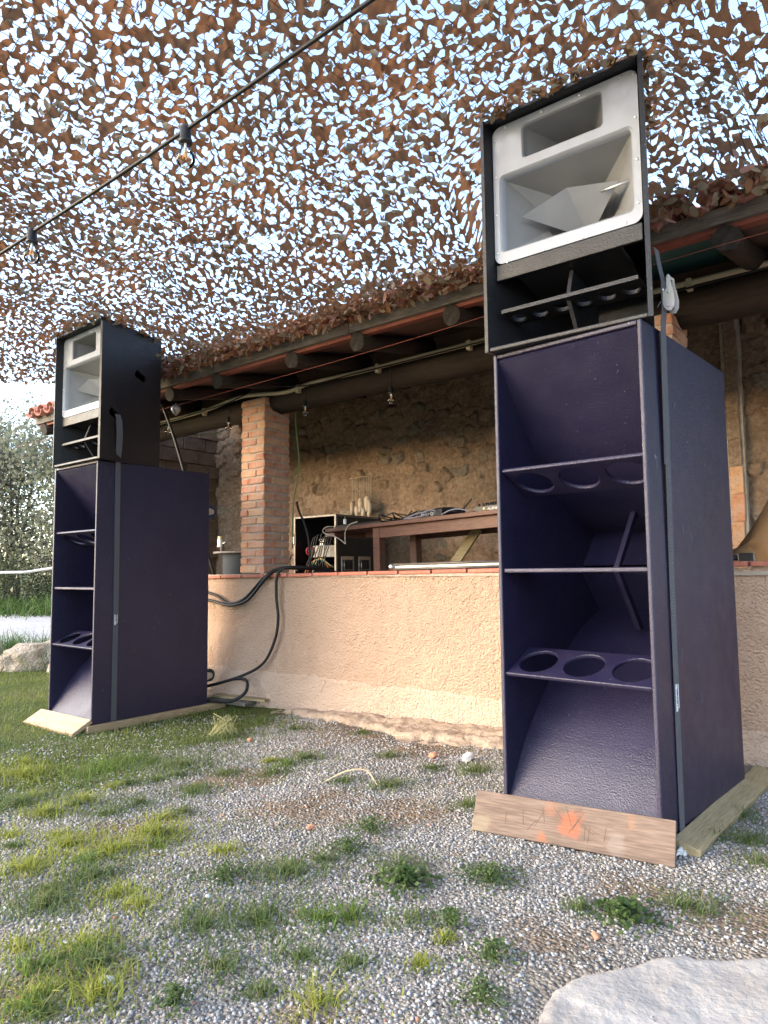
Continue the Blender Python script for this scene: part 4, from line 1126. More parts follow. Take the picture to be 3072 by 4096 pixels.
MB().box(0.22, 0.60, 0.30, 0.33, -0.085, -0.035).build('cross_rail', W_, tb)
for x_ in (0.57, 2.13):
    for y_ in (0.04, 0.50):
        MB().box(x_, x_ + 0.075, y_, y_ + 0.075, -0.70, -0.0345).build('leg', W_, tb, bevel=0.003)
MB().box(-0.30, 0.30, -0.012, 0.012, -0.04, 0.04, Matrix.Translation((1.16, 0.46, -0.30)) @ Matrix.Rotation(-0.82, 4, 'Y')).build('diagonal_brace', M['plank_green'], tb)
def on_table(name, label, cat, x, y, rz=0):
    e = empty(name, mw=TM @ Matrix.Translation((x, y, 0.0005)) @ Matrix.Rotation(rz, 4, 'Z')); tag(e, label, cat); return e
def text_mesh(body, size, mat, name, parent, Mx, shear=0.0, depth=0.0004):
    cu = bpy.data.curves.new(name, 'FONT'); cu.body = body; cu.size = size; cu.extrude = depth; cu.shear = shear; cu.align_x = 'LEFT'
    o0 = bpy.data.objects.new('tmp_text', cu); C.objects.link(o0)
    dg = bpy.context.evaluated_depsgraph_get()
    me = bpy.data.meshes.new_from_object(o0.evaluated_get(dg)); bpy.data.objects.remove(o0)
    me.materials.clear(); me.materials.append(mat)
    me.transform(Mx)
    return obj(name, me, None, parent)
cd = on_table('media_player', 'black disc player with white lettering on the table', 'player', 1.07, 0.05, -0.05)
MB().prism([(0, 0.0), (0, 0.055), (0.04, 0.068), (0.28, 0.075), (0.28, 0.0)], 0, 0.27).build('case', M['blackplastic'], cd, bevel=0.004)
text_mesh('Pioneer DJ', 0.030, M['whitepaint'], 'lettering', cd, Matrix.Translation((0.045, -0.0006, 0.018)) @ Matrix.Rotation(math.pi / 2, 4, 'X'), 0.25)
MB().lathe([(0.0, 0.01), (0.08, 0.01), (0.085, 0.0)], 20, Matrix.Translation((0.135, 0.18, 0.072))).build('jog_wheel', M['grey_unit'], cd, True)
mx_ = on_table('dj_mixer', 'black audio mixer with rows of knobs at the right of the table', 'mixer', 1.62, 0.06, 0.0)
MB().prism([(0, 0.0), (0, 0.042), (0.30, 0.085), (0.30, 0.0)], 0, 0.42).build('case', M['blackplastic'], mx_, bevel=0.003)
kn = MB().lathe([(0.0085, 0.0), (0.0075, 0.018), (0.0, 0.018)], 10).mesh('knob', M['blackplastic'], True)
for r_ in range(3):
    for k in range(10):
        obj('knob', kn, None, mx_, (0.025 + 0.041 * k, 0.05 + 0.09 * r_, 0.0485 + 0.0129 * r_ ))
text_mesh('ALLEN&HEATH', 0.026, M['whitepaint'], 'lettering', mx_, Matrix.Translation((0.135, -0.0006, 0.009)) @ Matrix.Rotation(math.pi / 2, 4, 'X'))
MB().lathe([(0.0, 0.004), (0.009, 0.003), (0.010, 0)], 14, Matrix.Translation((0.105, 0, 0.021)) @ Matrix.Rotation(math.pi / 2, 4, 'X')).build('socket', M['label_cream'], mx_, True)
lp = on_table('black_keyboard', 'flat black controller lying on the left end of the table', 'controller', 0.10, 0.03, 0.03)
MB().box(0, 0.56, 0, 0.25, 0.0, 0.020).build('body', M['blackplastic'], lp, bevel=0.003)
MB().prism([(0.02, 0.0205), (0.22, 0.0205), (0.22, 0.040)], 0.01, 0.55).build('keys', M['grey_unit'], lp)
ad = on_table('plug_adaptor', 'small white plug adaptor standing at the table edge', 'adaptor', 0.245, 0.02)
MB().lathe([(0.013, 0.021), (0.0145, 0.03), (0.0145, 0.062), (0.010, 0.067), (0.0, 0.067)], 12).build('body', M['whiteplastic'], ad, True)
MB().tube([(0, 0, 0.066), (0.0, 0.0, 0.09)], 0.003, 6).build('pin', M['steel'], ad, True)
q = random.Random(21)
def tw_(x, y, z): return TM @ Vector((x, y, z))
for k, lab in enumerate(('black lead arching highest over the table clutter', 'black lead looping beside the controller on the table', 'black lead lying in low coils in mid-table', 'black lead trailing towards the disc player', 'black lead knotted behind the disc player')):
    x = 0.55 + 0.10 * k; pts = []
    for j in range(9):
        pts.append(tw_(x + 0.07 * j * (0.8 + 0.06 * k) + q.uniform(-.05, .05), 0.10 + q.uniform(-.05, .16), 0.008 + abs(math.sin(j * 1.3 + k)) * q.uniform(0.015, 0.085 - 0.008 * k)))
    wire('audio_lead', pts, 0.005, M['rubber'], lab, 'cable')
wire('audio_lead', [tw_(0.95, 0.03, 0.012), tw_(1.02, 0.01, 0.02), tw_(1.13, 0.005, 0.04), tw_(1.20, 0.01, 0.035), tw_(1.17, 0.0, 0.012), tw_(1.06, 0.0, 0.006), tw_(0.97, 0.0, 0.006)], 0.0055, M['grey_cable'], 'grey lead looped in front of the disc player')
wire('audio_lead', [tw_(1.16, 0.01, 0.03), tw_(1.22, 0.0, 0.05), tw_(1.29, 0.0, 0.048), tw_(1.30, 0.0, 0.025), tw_(1.25, 0.01, 0.012)], 0.0055, M['grey_cable'], 'short grey lead curling at the right of the disc player')
wire('audio_lead', [tw_(1.36, 0.01, 0.006), tw_(1.44, 0.0, 0.028), tw_(1.53, 0.0, 0.034), tw_(1.62, 0.01, 0.012)], 0.0055, M['grey_cable'], 'grey lead lying between disc player and mixer')
wire('mixer_lead', [tw_(1.52, 0.05, 0.01), tw_(1.56, 0.02, 0.03), tw_(1.62, 0.0, 0.062), tw_(1.66, 0.0, 0.095)], 0.006, M['rubber'], 'black lead standing up in front of the mixer')
wire('cream_lead', [tw_(0.10, 0.02, 0.012), tw_(0.03, -0.01, 0.012), tw_(-0.01, -0.02, -0.02), tw_(0.05, -0.025, -0.055), tw_(0.17, -0.03, -0.085), tw_(0.26, -0.03, -0.13), tw_(0.30, -0.03, -0.155), tw_(0.295, -0.028, -0.12), tw_(0.30, -0.025, -0.04), tw_(0.34, -0.012, 0.01), tw_(0.42, 0.01, 0.03)], 0.0042, M['cream_cord'], 'cream cord hanging in a loop off the table edge')

# equipment rack case
rk = empty('rack_case', mw=HUTM @ Matrix.Translation((-5.155, 5.0, FLZ)))
tag(rk, 'open black flight case with aluminium edges, full of cables, left of the table', 'flight case')
RW, RD, RH = 0.57, 0.72, 0.87
KB = M['case_black']
MB().box(0.002, 0.014, 0.002, RD, 0, RH - 0.002).build('side_panel', KB, rk)
MB().box(RW - 0.014, RW - 0.002, 0.002, RD, 0, RH - 0.002).build('side_panel', KB, rk)
MB().box(0.015, RW - 0.015, 0.002, RD, RH - 0.014, RH - 0.003).build('lid_panel', KB, rk)
MB().box(0.015, RW - 0.015, RD - 0.012, RD - 0.001, 0.0, RH - 0.015).build('back_panel', KB, rk)
MB().box(0.015, RW - 0.015, 0.002, RD - 0.013, 0.0, 0.012).build('base_panel', KB, rk)
for (x0, x1, y0, y1, z0, z1) in ((-0.012, 0.012, -0.004, 0.02, 0, 0.58), (-0.012, 0.012, -0.004, 0.02, 0.70, RH + 0.004), (RW - 0.014, RW + 0.010, -0.004, 0.02, 0, RH + 0.004), (0.012, RW - 0.014, -0.004, 0.02, RH - 0.016, RH + 0.004), (RW - 0.02, RW + 0.004, 0.02, RD, RH - 0.016, RH + 0.004)):
    MB().box(x0, x1, y0, y1, z0, z1).build('edge_profile', M['alu'], rk, bevel=0.003)
MB().box(-0.022, -0.012, 0.0, 0.03, 0.60, 0.67).build('latch', M['steel'], rk, bevel=0.003)
for y_ in (0.08, 0.34):
    h_ = empty('handle'); h_.parent = rk; h_.location = (RW - 0.001, y_, 0.28)
    MB().box(0, 0.003, 0, 0.19, 0, 0.18).build('plate', M['steel'], h_, bevel=0.001)
    MB().box(0.003, 0.005, 0.02, 0.17, 0.03, 0.145).build('dish', M['case_black'], h_)
    MB().tube([(0.012, 0.03, 0.14), (0.014, 0.03, 0.045), (0.014, 0.16, 0.045), (0.012, 0.16, 0.14)], 0.006, 8).build('grip', M['steel'], h_, True)
un = empty('rack_unit', mw=HUTM @ Matrix.Translation((-5.155, 5.0, FLZ))); tag(un, 'grey mains distributor mounted in the open rack case', 'rack unit')
MB().box(0.20, RW - 0.02, 0.07, 0.45, 0.455, 0.575).build('chassis', M['grey_unit'], un, bevel=0.003)
MB().box(0.20, RW - 0.02, 0.064, 0.0695, 0.512, 0.571).build('face_plate', M['grey_unit'], un)
MB().box(0.20, RW - 0.02, 0.064, 0.0695, 0.459, 0.506).build('face_plate', M['grey_unit'], un)
for k in range(4):
    MB().box(0.24 + 0.035 * (k % 2), 0.262 + 0.035 * (k % 2), 0.12, 0.15, 0.576 + 0.036 * (k // 2), 0.606 + 0.036 * (k // 2)).build('breaker', M['whiteplastic'], un)
pg = empty('power_plug', mw=HUTM @ Matrix.Translation((-4.985, 5.06, 1.20)) @ Matrix.Rotation(0.5, 4, 'Z') @ Matrix.Rotation(math.pi / 2, 4, 'X')); tag(pg, 'big red round power plug inside the open rack case', 'plug')
MB().lathe([(0.0, -0.10), (0.032, -0.10), (0.036, -0.04), (0.044, -0.03), (0.044, 0.03), (0.037, 0.03), (0.036, 0.0), (0.0, 0.0)], 20).build('shell', M['red_plastic'], pg, True)
for k in range(4):
    MB().lathe([(0.005, 0.0), (0.005, 0.022), (0.0, 0.022)], 8, Matrix.Translation((0.02 * math.cos(k * 1.57), 0.02 * math.sin(k * 1.57), 0))).build('pin', M['steel'], pg)
q = random.Random(8)
def rkp(x, y, z): return HUTM @ Vector((-5.155 + x, 5.0 + y, FLZ + z))
for nm, mt, lab, x0, ph in (('patch_cable', M['orange_cable'], 'orange cable curving in the bottom of the rack case', 0.14, 0), ('patch_cable', M['red_cable'], 'red cable curving in the bottom of the rack case', 0.17, 1), ('patch_cable', M['green_cable2'], 'green cable curving in the bottom of the rack case', 0.20, 2), ('patch_cable', M['conduit'], 'yellow cable curving in the bottom of the rack case', 0.24, 3)):
    wire(nm, [rkp(x0 - 0.02, 0.03, 0.28), rkp(x0 + 0.02, 0.01, 0.34), rkp(x0 + 0.07, 0.02, 0.40 + 0.01 * ph), rkp(x0 + 0.14, 0.03, 0.43), rkp(x0 + 0.20, 0.05, 0.44 - 0.02 * ph), rkp(x0 + 0.24, 0.10, 0.35)], 0.0055, mt, lab)
for k in range(9):
    x = 0.20 + 0.032 * k + q.uniform(-.01, .01)
    wire('patch_lead', [rkp(x + 0.10 * (k % 3 - 1) * 0.5, 0.02, 0.28), rkp(x - 0.02, 0.0, 0.38), rkp(x + q.uniform(-.03, .03), 0.01, 0.48), rkp(x + 0.03, 0.015, 0.58), rkp(min(x + 0.06, 0.53), 0.03, 0.66 + 0.012 * (k % 4)), rkp(min(x + 0.08, 0.54), 0.10, 0.60)], 0.005, M['rubber'], ['first', 'second', 'third', 'fourth', 'fifth', 'sixth', 'seventh', 'eighth', 'ninth'][k] + ' thin black lead from the left inside the open rack case', 'cable', group='black leads in the rack case')
wire('side_cable', [rkp(-0.01, 0.0, 0.49), rkp(-0.05, -0.01, 0.47), rkp(-0.062, -0.01, 0.42), rkp(-0.05, -0.01, 0.37), rkp(0.0, 0.0, 0.34), rkp(0.05, 0.0, 0.32)], 0.006, M['rubber'], 'black cable bulging out of the left edge of the rack case')
# silver case lid on the wall top
ca = empty('case_lid', mw=HUTM @ Matrix.Translation((-3.16, 4.02, cop_z(-3.16) + 0.006)) @ Matrix.Rotation(-0.0135, 4, 'Y') @ Matrix.Rotation(0.02, 4, 'Z'))
tag(ca, 'silver aluminium flight-case lid lying flat on the wall under the table', 'flight case lid')
MB().box(0.02, 1.0, 0.015, 0.25, 0.004, 0.050).build('panel', M['case_silver'], ca, bevel=0.003)
for z_ in (0.012, 0.045):
    MB().tube([(0.03, 0.010, z_), (0.99, 0.010, z_)], 0.0085, 8).build('edge_profile', M['alu'], ca, True)
for x_ in (0.02, 1.0):
    for y_ in (0.015, 0.25):
        o = MB().lathe([(0.0, 0.026), (0.014, 0.022), (0.025, 0.010), (0.027, -0.005), (0.022, -0.02), (0.0, -0.026)], 12).build('ball_corner', M['steel'], ca, True); o.location = (x_, y_, 0.031)
# round tub table with slate top and bottles
dr = empty('tub_table', mw=HUTM @ Matrix.Translation((-5.72, 4.78, FLZ))); tag(dr, 'grey tub with a thin slate top left of the brick pillar', 'side table')
MB().lathe([(0.0, 0.0), (0.185, 0.0), (0.20, 0.50), (0.21, 0.505), (0.0, 0.506)], 32).build('tub', M['drum'], dr, True)
MB().lathe([(0.0, 0.508), (0.29, 0.508), (0.295, 0.513), (0.295, 0.524), (0.29, 0.528), (0.0, 0.528)], 40).build('slate_top', M['slate'], dr)
bo = empty('sauce_bottle', mw=HUTM @ Matrix.Translation((-6.03, 4.72, FLZ + 0.529))); bo.location = HUTM @ Vector((-5.93, 4.66, FLZ + 0.529)); tag(bo, 'brown bottle with white label and cream cap on the slate top', 'bottle')
MB().lathe([(0.0, 0.0), (0.027, 0.0), (0.028, 0.05), (0.028, 0.055)], 14).build('body', M['bottle_brown'], bo, True)
MB().lathe([(0.0285, 0.055), (0.0285, 0.125), (0.026, 0.13)], 14).build('paper_label', M['whiteplastic'], bo, True)
MB().lathe([(0.025, 0.13), (0.024, 0.165), (0.0, 0.166)], 14).build('cap', M['label_cream'], bo, True)
ja = empty('small_jar', mw=HUTM @ Matrix.Translation((-5.86, 4.63, FLZ + 0.529))); tag(ja, 'small pale jar with a brush beside the brown bottle', 'jar')
MB().lathe([(0.0, 0.0), (0.02, 0.0), (0.02, 0.085), (0.017, 0.09), (0.0, 0.09)], 12).build('glass', M['slate'], ja, True)
MB().tube([(0.0, 0, 0.08), (0.05, 0, 0.10)], 0.007, 6).build('brush', M['whiteplastic'], ja, True)
# macrame wall hanging
mc = empty('macrame_hanging', mw=HUTM @ Matrix.Translation((-4.90, 5.77, 2.02))); tag(mc, 'cotton macrame hanging with leaf shapes on the stone wall above the table', 'wall hanging')
MB().tube([(-0.18, 0, 0.0), (0.17, 0, 0.01)], 0.006, 6).build('stick', M['plank_new'], mc, True)
MB().tube([(-0.155, 0, 0.0), (0.0, 0.02, 0.29), (0.155, 0, 0.01)], 0.0022, 5).build('hanging_cord', M['macrame'], mc, True)
fx = [(-0.13, 0.25), (-0.085, 0.30), (-0.06, 0.26), (-0.02, 0.24), (0.01, 0.33), (0.035, 0.25), (0.08, 0.22), (0.11, 0.27), (0.135, 0.24)]
lf = MB()
LV = []
for k, (x, L) in enumerate(fx):
    MB().tube([(x, -0.006, 0.0), (x + 0.004, -0.010, -L * 0.5), (x, -0.008, -L)], 0.0045, 5).build('strand', M['macrame'], mc, True)
for (x, z, w, h) in ((-0.135, -0.33, 0.030, 0.075), (-0.065, -0.37, 0.040, 0.060), (-0.015, -0.31, 0.040, 0.085), (0.025, -0.39, 0.036, 0.055), (0.085, -0.30, 0.048, 0.09), (0.11, -0.36, 0.040, 0.095)):
    vs = []; n = 12
    for k in range(n):
        a = 2 * math.pi * k / n
        vs.append((x + w * math.sin(a) * (0.85 + 0.15 * math.cos(a)), -0.014 - 0.006 * math.cos(2 * a), z + h * math.cos(a)))
    m_ = MB(); m_.add([(p[0], p[1], p[2]) for p in vs] + [(x, -0.022, z)] + [(p[0], p[1] + 0.006, p[2]) for p in vs],
        [(k, (k + 1) % n, n) for k in range(n)] + [tuple(range(n + 1, 2 * n + 1))] + [(k, n + 1 + k, n + 1 + (k + 1) % n, (k + 1) % n) for k in range(n)])
    m_.build('leaf', M['macrame'], mc, True)
# blanket and pole at the right
A, B = np.meshgrid(np.linspace(0, 1, 46), np.linspace(0, 1, 36), indexing='ij')
ang_ = A * math.pi
bx = -0.92 + 0.95 * A; bz = 1.02 + (0.30 * np.sin(np.clip(A * 5.0, 0, 1.57)) + 0.10) * np.sin(B * 3.0) ** 0.8 * (0.55 + 0.45 * np.minimum(1, A * 4)) 
by = 4.22 + 0.42 * B + 0.0 * A
foldn = 0.045 * np.sin((A * 9 + B * 7 + 1.4 * fbm(A, B, 0.35, 71)) * 1.6) + 0.03 * fbm(A, B, 0.22, 72)
bz = np.maximum(bz + foldn * np.sin(B * 3.1), 1.012); by = by + 0.8 * foldn
idx = np.arange(A.size).reshape(A.shape)
f = np.stack([idx[:-1, :-1].ravel(), idx[1:, :-1].ravel(), idx[1:, 1:].ravel(), idx[:-1, 1:].ravel()], 1)
P_ = np.stack([UX * bx + VX * by, UY * bx + VY * by, bz], -1).reshape(-1, 3)
bl = obj('blanket', np_mesh('blanket', P_, f, M['blanket'], True)); tag(bl, 'crumpled tan blanket heaped on the wall behind the near stack', 'blanket')
mo = bl.modifiers.new('thick', 'SOLIDIFY'); mo.thickness = 0.006
mo = bl.modifiers.new('smooth', 'SUBSURF'); mo.levels = 1; mo.render_levels = 1
mp = empty('pole_end', mw=HUTM @ Matrix.Translation((-1.35, 4.03, cop_z(-1.0) + 0.025))); tag(mp, 'black pole with a clamp lying on the wall beside the blanket', 'pole')
MB().tube([(0, 0, 0), (0.53, 0, 0.004)], 0.014, 10).build('tube', M['blackplastic'], mp, True)
MB().box(0.53, 0.605, -0.02, 0.02, -0.019, 0.028).build('clamp', M['blackplastic'], mp, bevel=0.006)
MB().box(0.606, 0.610, -0.02, 0.02, -0.019, 0.028).build('clamp_plate', M['steel'], mp)

# ------------------------------------------------------------------ camouflage net
def eave_v(x, y): return VX * x + VY * y
NX0, NX1, NY0, NY1, DG = -4.3, 2.6, 0.9, 6.1, 0.0055
def box_local(x, y, cx, cy, yaw):
    dx, dy = x - cx, y - cy
    return dx * math.cos(yaw) - dy * math.sin(yaw), dx * math.sin(yaw) + dy * math.cos(yaw)
TPR, TPL = RZ + SH + TH, LZ + SH + TH
def net_z(x, y):
    x = np.asarray(x, float); y = np.asarray(y, float)
    v = eave_v(x, y)
    ctl = [(0.75, 2.75, TPR + 0.03, 0.8), (-1.85, 5.05, TPL + 0.03, 0.8), (-0.6, 1.2, 2.95, 1.5), (-3.6, 3.0, 2.86, 1.5), (-3.5, 5.8, 2.72, 0.9), (-0.9, 3.6, 2.74, 1.1), (1.6, 1.2, 2.9, 1.2), (-2.2, 4.0, 2.76, 1.0)]
    W = np.zeros_like(x); Z = np.zeros_like(x)
    for cx, cy, cz, cr in ctl:
        w_ = np.exp(-((x - cx) ** 2 + (y - cy) ** 2) / (0.9 * cr) ** 2) + 1e-6
        W += w_; Z += w_ * cz
    z = Z / W
    k = sstep((v - 2.2) / 0.92)
    ev = 2.615 + 0.9 * np.clip(v - 3.19, 0, 0.16)
    z = z * (1 - k) + ev * k
    z = z + (0.05 - 0.03 * k) * fbm(x, y, 0.7, 51, 2) + 0.012 * fbm(x, y, 0.25, 52, 2)
    for o, yaw, tp in ((topR, ytR, TPR), (topL, ytL, TPL)):
        lx, ly = box_local(x, y, o.location.x, o.location.y, yaw)
        dx = np.maximum(np.abs(lx) - (TW / 2 + 0.01), 0); dy = np.maximum(np.maximum(-0.012 - ly, ly - TD), 0)
        d = np.hypot(dx, dy)
        z = np.maximum(z, tp + 0.018 - 0.45 * np.maximum(d - 0.02, 0) - 2 * np.maximum(d - 0.25, 0))
        # the net sags on to the cabinet: clamp from above over the footprint
        z = np.where(d < 0.02, tp + 0.018, np.minimum(z, tp + 0.018 + 0.5 * d))
    return z
gx = np.arange(NX0, NX1, DG); gy = np.arange(NY0, NY1, DG)
NXg, NYg = np.meshgrid(gx, gy, indexing='ij')
F = np.full(NXg.shape, -0.03)
rs = np.random.RandomState(12)
cellsz = 0.0365
holes = []
cxs = np.arange(NX0, NX1, cellsz); cys = np.arange(NY0, NY1, cellsz)
wx = fbm(*np.meshgrid(cxs, cys, indexing='ij'), 0.5, 61)
flow = 2.2 * fbm(*np.meshgrid(cxs, cys, indexing='ij'), 0.8, 62)
for i, cx in enumerate(cxs):
    for j, cy in enumerate(cys):
        if eave_v(cx, cy) > 3.75 or abs(cx + 0.0) > 0.64 * cy + 0.75: continue
        r_ = rs.rand(8)
        if r_[0] < 0.05: continue
        x = cx + (r_[1] - .5) * 0.032; y = cy + (r_[2] - .5) * 0.032
        a = 0.0122 + 0.0155 * r_[3] + 0.004 * wx[i, j]; b = 0.0070 + 0.0078 * r_[4]
        th = flow[i, j] + (r_[5] - .5) * 2.4; bend = (r_[6] - .5) * 38
        n = int((a + 0.02) / DG) + 1
        i0 = int((x - NX0) / DG); j0 = int((y - NY0) / DG)
        ia, ib, ja, jb = max(i0 - n, 0), min(i0 + n + 2, F.shape[0]), max(j0 - n, 0), min(j0 + n + 2, F.shape[1])
        if ia >= ib or ja >= jb: continue
        X = NXg[ia:ib, ja:jb] - x; Y = NYg[ia:ib, ja:jb] - y
        lx = X * math.cos(th) + Y * math.sin(th); ly = -X * math.sin(th) + Y * math.cos(th)
        ly = ly - bend * lx * lx + 0.35 * ly * lx / a * (r_[7] - .5)
        val = (1 - np.sqrt((lx / a) ** 2 + (ly / b) ** 2)) * b
        F[ia:ib, ja:jb] = np.maximum(F[ia:ib, ja:jb], val)
        holes.append((x, y, th, a, b, bend))
# torn places where only the cord mesh is left
for tx_, ty_, tr in ((1.47, 2.60, 0.085), (1.56, 2.50, 0.075), (1.66, 2.42, 0.05), (-0.65, 3.54, 0.06), (-0.56, 3.50, 0.04)):
    F = np.maximum(F, tr - np.hypot(NXg - tx_, NYg - ty_) + 0.05 * fbm(NXg, NYg, 0.08, 66))
edge_n = 0.05 * fbm(NXg, NYg, 0.12, 67) + 0.10 * fbm(NXg, NYg, 0.9, 68)
V_ = eave_v(NXg, NYg)
F = np.maximum(F, V_ - 3.42 + 0.6 * edge_n)
F = np.maximum(F, NYg - 5.86 - 0.03 * (NXg + 2) + edge_n)
F = np.maximum(F, np.maximum(0.93 - NYg, np.abs(NXg) - 0.64 * NYg - 0.7))
gFx, gFy = np.gradient(F, DG)
g2 = np.maximum(gFx ** 2 + gFy ** 2, 0.15)
inside = F < 0
sx_ = np.where(~inside, -F * gFx / g2, 0); sy_ = np.where(~inside, -F * gFy / g2, 0)
ml = np.maximum(np.hypot(sx_, sy_), 1e-9); lim = np.minimum(1, 0.95 * DG / ml)
PXn = NXg + sx_ * lim; PYn = NYg + sy_ * lim
crn = np.stack([inside[:-1, :-1], inside[1:, :-1], inside[1:, 1:], inside[:-1, 1:]], 0)
keep = crn.sum(0) >= 1
# slight curling of the cut cloth
PZn = net_z(PXn, PYn)
curl = 0.014 * fbm(PXn, PYn, 0.05, 70, 2) + 0.008 * fbm(PXn, PYn, 0.02, 73, 1)
PZn = PZn + curl + 0.004
idx = np.arange(F.size).reshape(F.shape)
f = np.stack([idx[:-1, :-1], idx[1:, :-1], idx[1:, 1:], idx[:-1, 1:]], -1)[keep]
used = np.unique(f); rem = np.full(F.size, -1, np.int64); rem[used] = np.arange(len(used))
Vn = np.stack([PXn.ravel(), PYn.ravel(), PZn.ravel()], 1)[used]
pat = fbm(Vn[:, 0], Vn[:, 1], 0.22, 75, 3)[:, None]
t_ = np.clip(0.5 + 1.2 * pat, 0, 1)
cn = np.array([0.205, 0.094, 0.045]) * t_ + np.array([0.165, 0.090, 0.050]) * (1 - t_)
cn = cn * (0.85 + 0.3 * rs.rand(len(Vn), 1) * 0.4)
net = empty('camouflage_net', (-0.8, 3.2, 2.8))
tag(net, 'brown camouflage net with leaf-shaped cut-outs stretched overhead', 'net')
off = np.array([-0.8, 3.2, 2.8])
o = obj('cut_fabric', np_mesh('cut_fabric', Vn - off, rem[f], M['netcol'], True, cn), None, net)
# flaps: the cut-out tongues hanging from one side of their hole
vs = []; fs = []; cs = []
nb = 0
hp_ = [h for h in holes if eave_v(h[0], h[1]) < 3.45 and h[1] < 5.95 and h[0] > NX0 + .15]
hz = net_z(np.array([h[0] for h in hp_]), np.array([h[1] for h in hp_]))
for h, z in zip(hp_, hz):
    if rs.rand() > 0.26: continue
    x, y, th, a, b, bend = h
    side = 1 if rs.rand() < 0.5 else -1
    ang0 = rs.uniform(0.35, 1.5); wl = b * rs.uniform(1.2, 2.3); curlk = rs.uniform(-0.5, 1.0)
    ca_, sa_ = math.cos(th), math.sin(th)
    n = 5; base = len(vs)
    rows = 4
    for r_ in range(rows):
        t = r_ / (rows - 1); an = ang0 + curlk * t
        for k in range(n):
            s_ = -1 + 2 * k / (n - 1)
            half = a * 0.85 * math.sqrt(max(0.0, 1 - (0.92 * t) ** 2))
            lx = s_ * half
            edge = -side * b * 0.75
            dpt = wl * t
            ly = edge + side * dpt * math.cos(an) + bend * lx * lx * 0.5
            lz = 0.004 - dpt * math.sin(an) - 0.006 * s_ * s_ * t
            vs.append((x + lx * ca_ - ly * sa_ - off[0], y + lx * sa_ + ly * ca_ - off[1], z + lz - off[2]))
    for r_ in range(rows - 1):
        for k in range(n - 1):
            q0 = base + r_ * n + k
            fs.append((q0, q0 + 1, q0 + n + 1, q0 + n))
    tone = rs.rand()
    col = np.array([0.27, 0.225, 0.155]) if tone < 0.4 else (np.array([0.24, 0.13, 0.07]) if tone < 0.8 else np.array([0.22, 0.195, 0.15]))
    cs += [col * rs.uniform(0.8, 1.2)] * (n * rows)
# fringe along the eave, lying over the fascia
for k in range(2600):
    u_ = rs.uniform(-5.6, 0.9); v_ = 3.42 - abs(rs.normal(0, 0.13)); v_ = min(v_ - 0.12, 3.19); z_ = 2.57 + 0.17 * rs.rand() ** 1.3 + 0.12 * max(0, 3.15 - v_)
    p = hut(u_, v_, z_); L = rs.uniform(0.03, 0.065); w_ = L * rs.uniform(0.4, 0.7)
    d = Vector((rs.normal(), rs.normal(), -abs(rs.normal()) * 0.9)).normalized(); s_ = d.cross(Vector((rs.normal(), rs.normal(), rs.normal()))).normalized(); nn = d.cross(s_)
    base = len(vs)
    for t in (0, 0.33, 0.66, 1.0):
        hwid = w_ * 0.5 * math.sin(math.pi * (0.15 + 0.8 * t))
        c_ = p + d * (L * t) + nn * (0.25 * L * t * t)
        for s2 in (-1, -0.3, 0.3, 1):
            e_ = c_ + s_ * (hwid * s2)
            vs.append((e_.x - off[0], e_.y - off[1], e_.z - off[2]))
    for r_ in range(3):
        for k2 in range(3):
            q0 = base + r_ * 4 + k2; fs.append((q0, q0 + 1, q0 + 5, q0 + 4))
    tone = rs.rand()
    col = np.array([0.26, 0.21, 0.14]) if tone < 0.4 else (np.array([0.19, 0.095, 0.048]) if tone < 0.9 else np.array([0.34, 0.20, 0.17]))
    cs += [col * rs.uniform(0.8, 1.2)] * 16
for o_, yaw, tp in ((topR, ytR, TPR), (topL, ytL, TPL)):
    for k in range(150):
        side = rs.rand()
        if side < 0.6: lx, ly = rs.uniform(-TW / 2, TW / 2), -0.016 - 0.01 * rs.rand()
        else:
            ly = rs.uniform(0, TD); lx = TW / 2 - ly * math.tan(TAP) + 0.016
        p = Vector((o_.location.x + lx * math.cos(yaw) + ly * math.sin(yaw), o_.location.y - lx * math.sin(yaw) + ly * math.cos(yaw), tp + 0.012 * rs.rand() - 0.004))
        L = rs.uniform(0.02, 0.05); w_ = L * rs.uniform(0.5, 0.8)
        d = Vector((0.6 * rs.normal() - 0.25, 0.6 * rs.normal() - 0.3, 0.35 * rs.normal() - 0.45)).normalized(); s_ = d.cross(Vector((rs.normal(), rs.normal(), rs.normal()))).normalized(); nn = d.cross(s_)
        base = len(vs)
        for t in (0, 0.33, 0.66, 1.0):
            hwid = w_ * 0.5 * math.sin(math.pi * (0.25 + 0.68 * t)); c_ = p + d * (L * t) + nn * (0.3 * L * t * t)
            for s2 in (-1, -0.3, 0.3, 1):
                e_ = c_ + s_ * (hwid * s2); vs.append((e_.x - off[0], e_.y - off[1], e_.z - off[2]))
        for r_ in range(3):
            for k2 in range(3):
                q0 = base + r_ * 4 + k2; fs.append((q0, q0 + 1, q0 + 5, q0 + 4))
        cs += [(np.array([0.32, 0.25, 0.16]) if rs.rand() < 0.55 else np.array([0.22, 0.11, 0.05])) * rs.uniform(0.8, 1.2)] * 16
o = obj('fabric_flaps', np_mesh('fabric_flaps', np.array(vs), np.array(fs), M['netcol'], True, np.array(cs)), None, net)
o['kind'] = 'stuff'
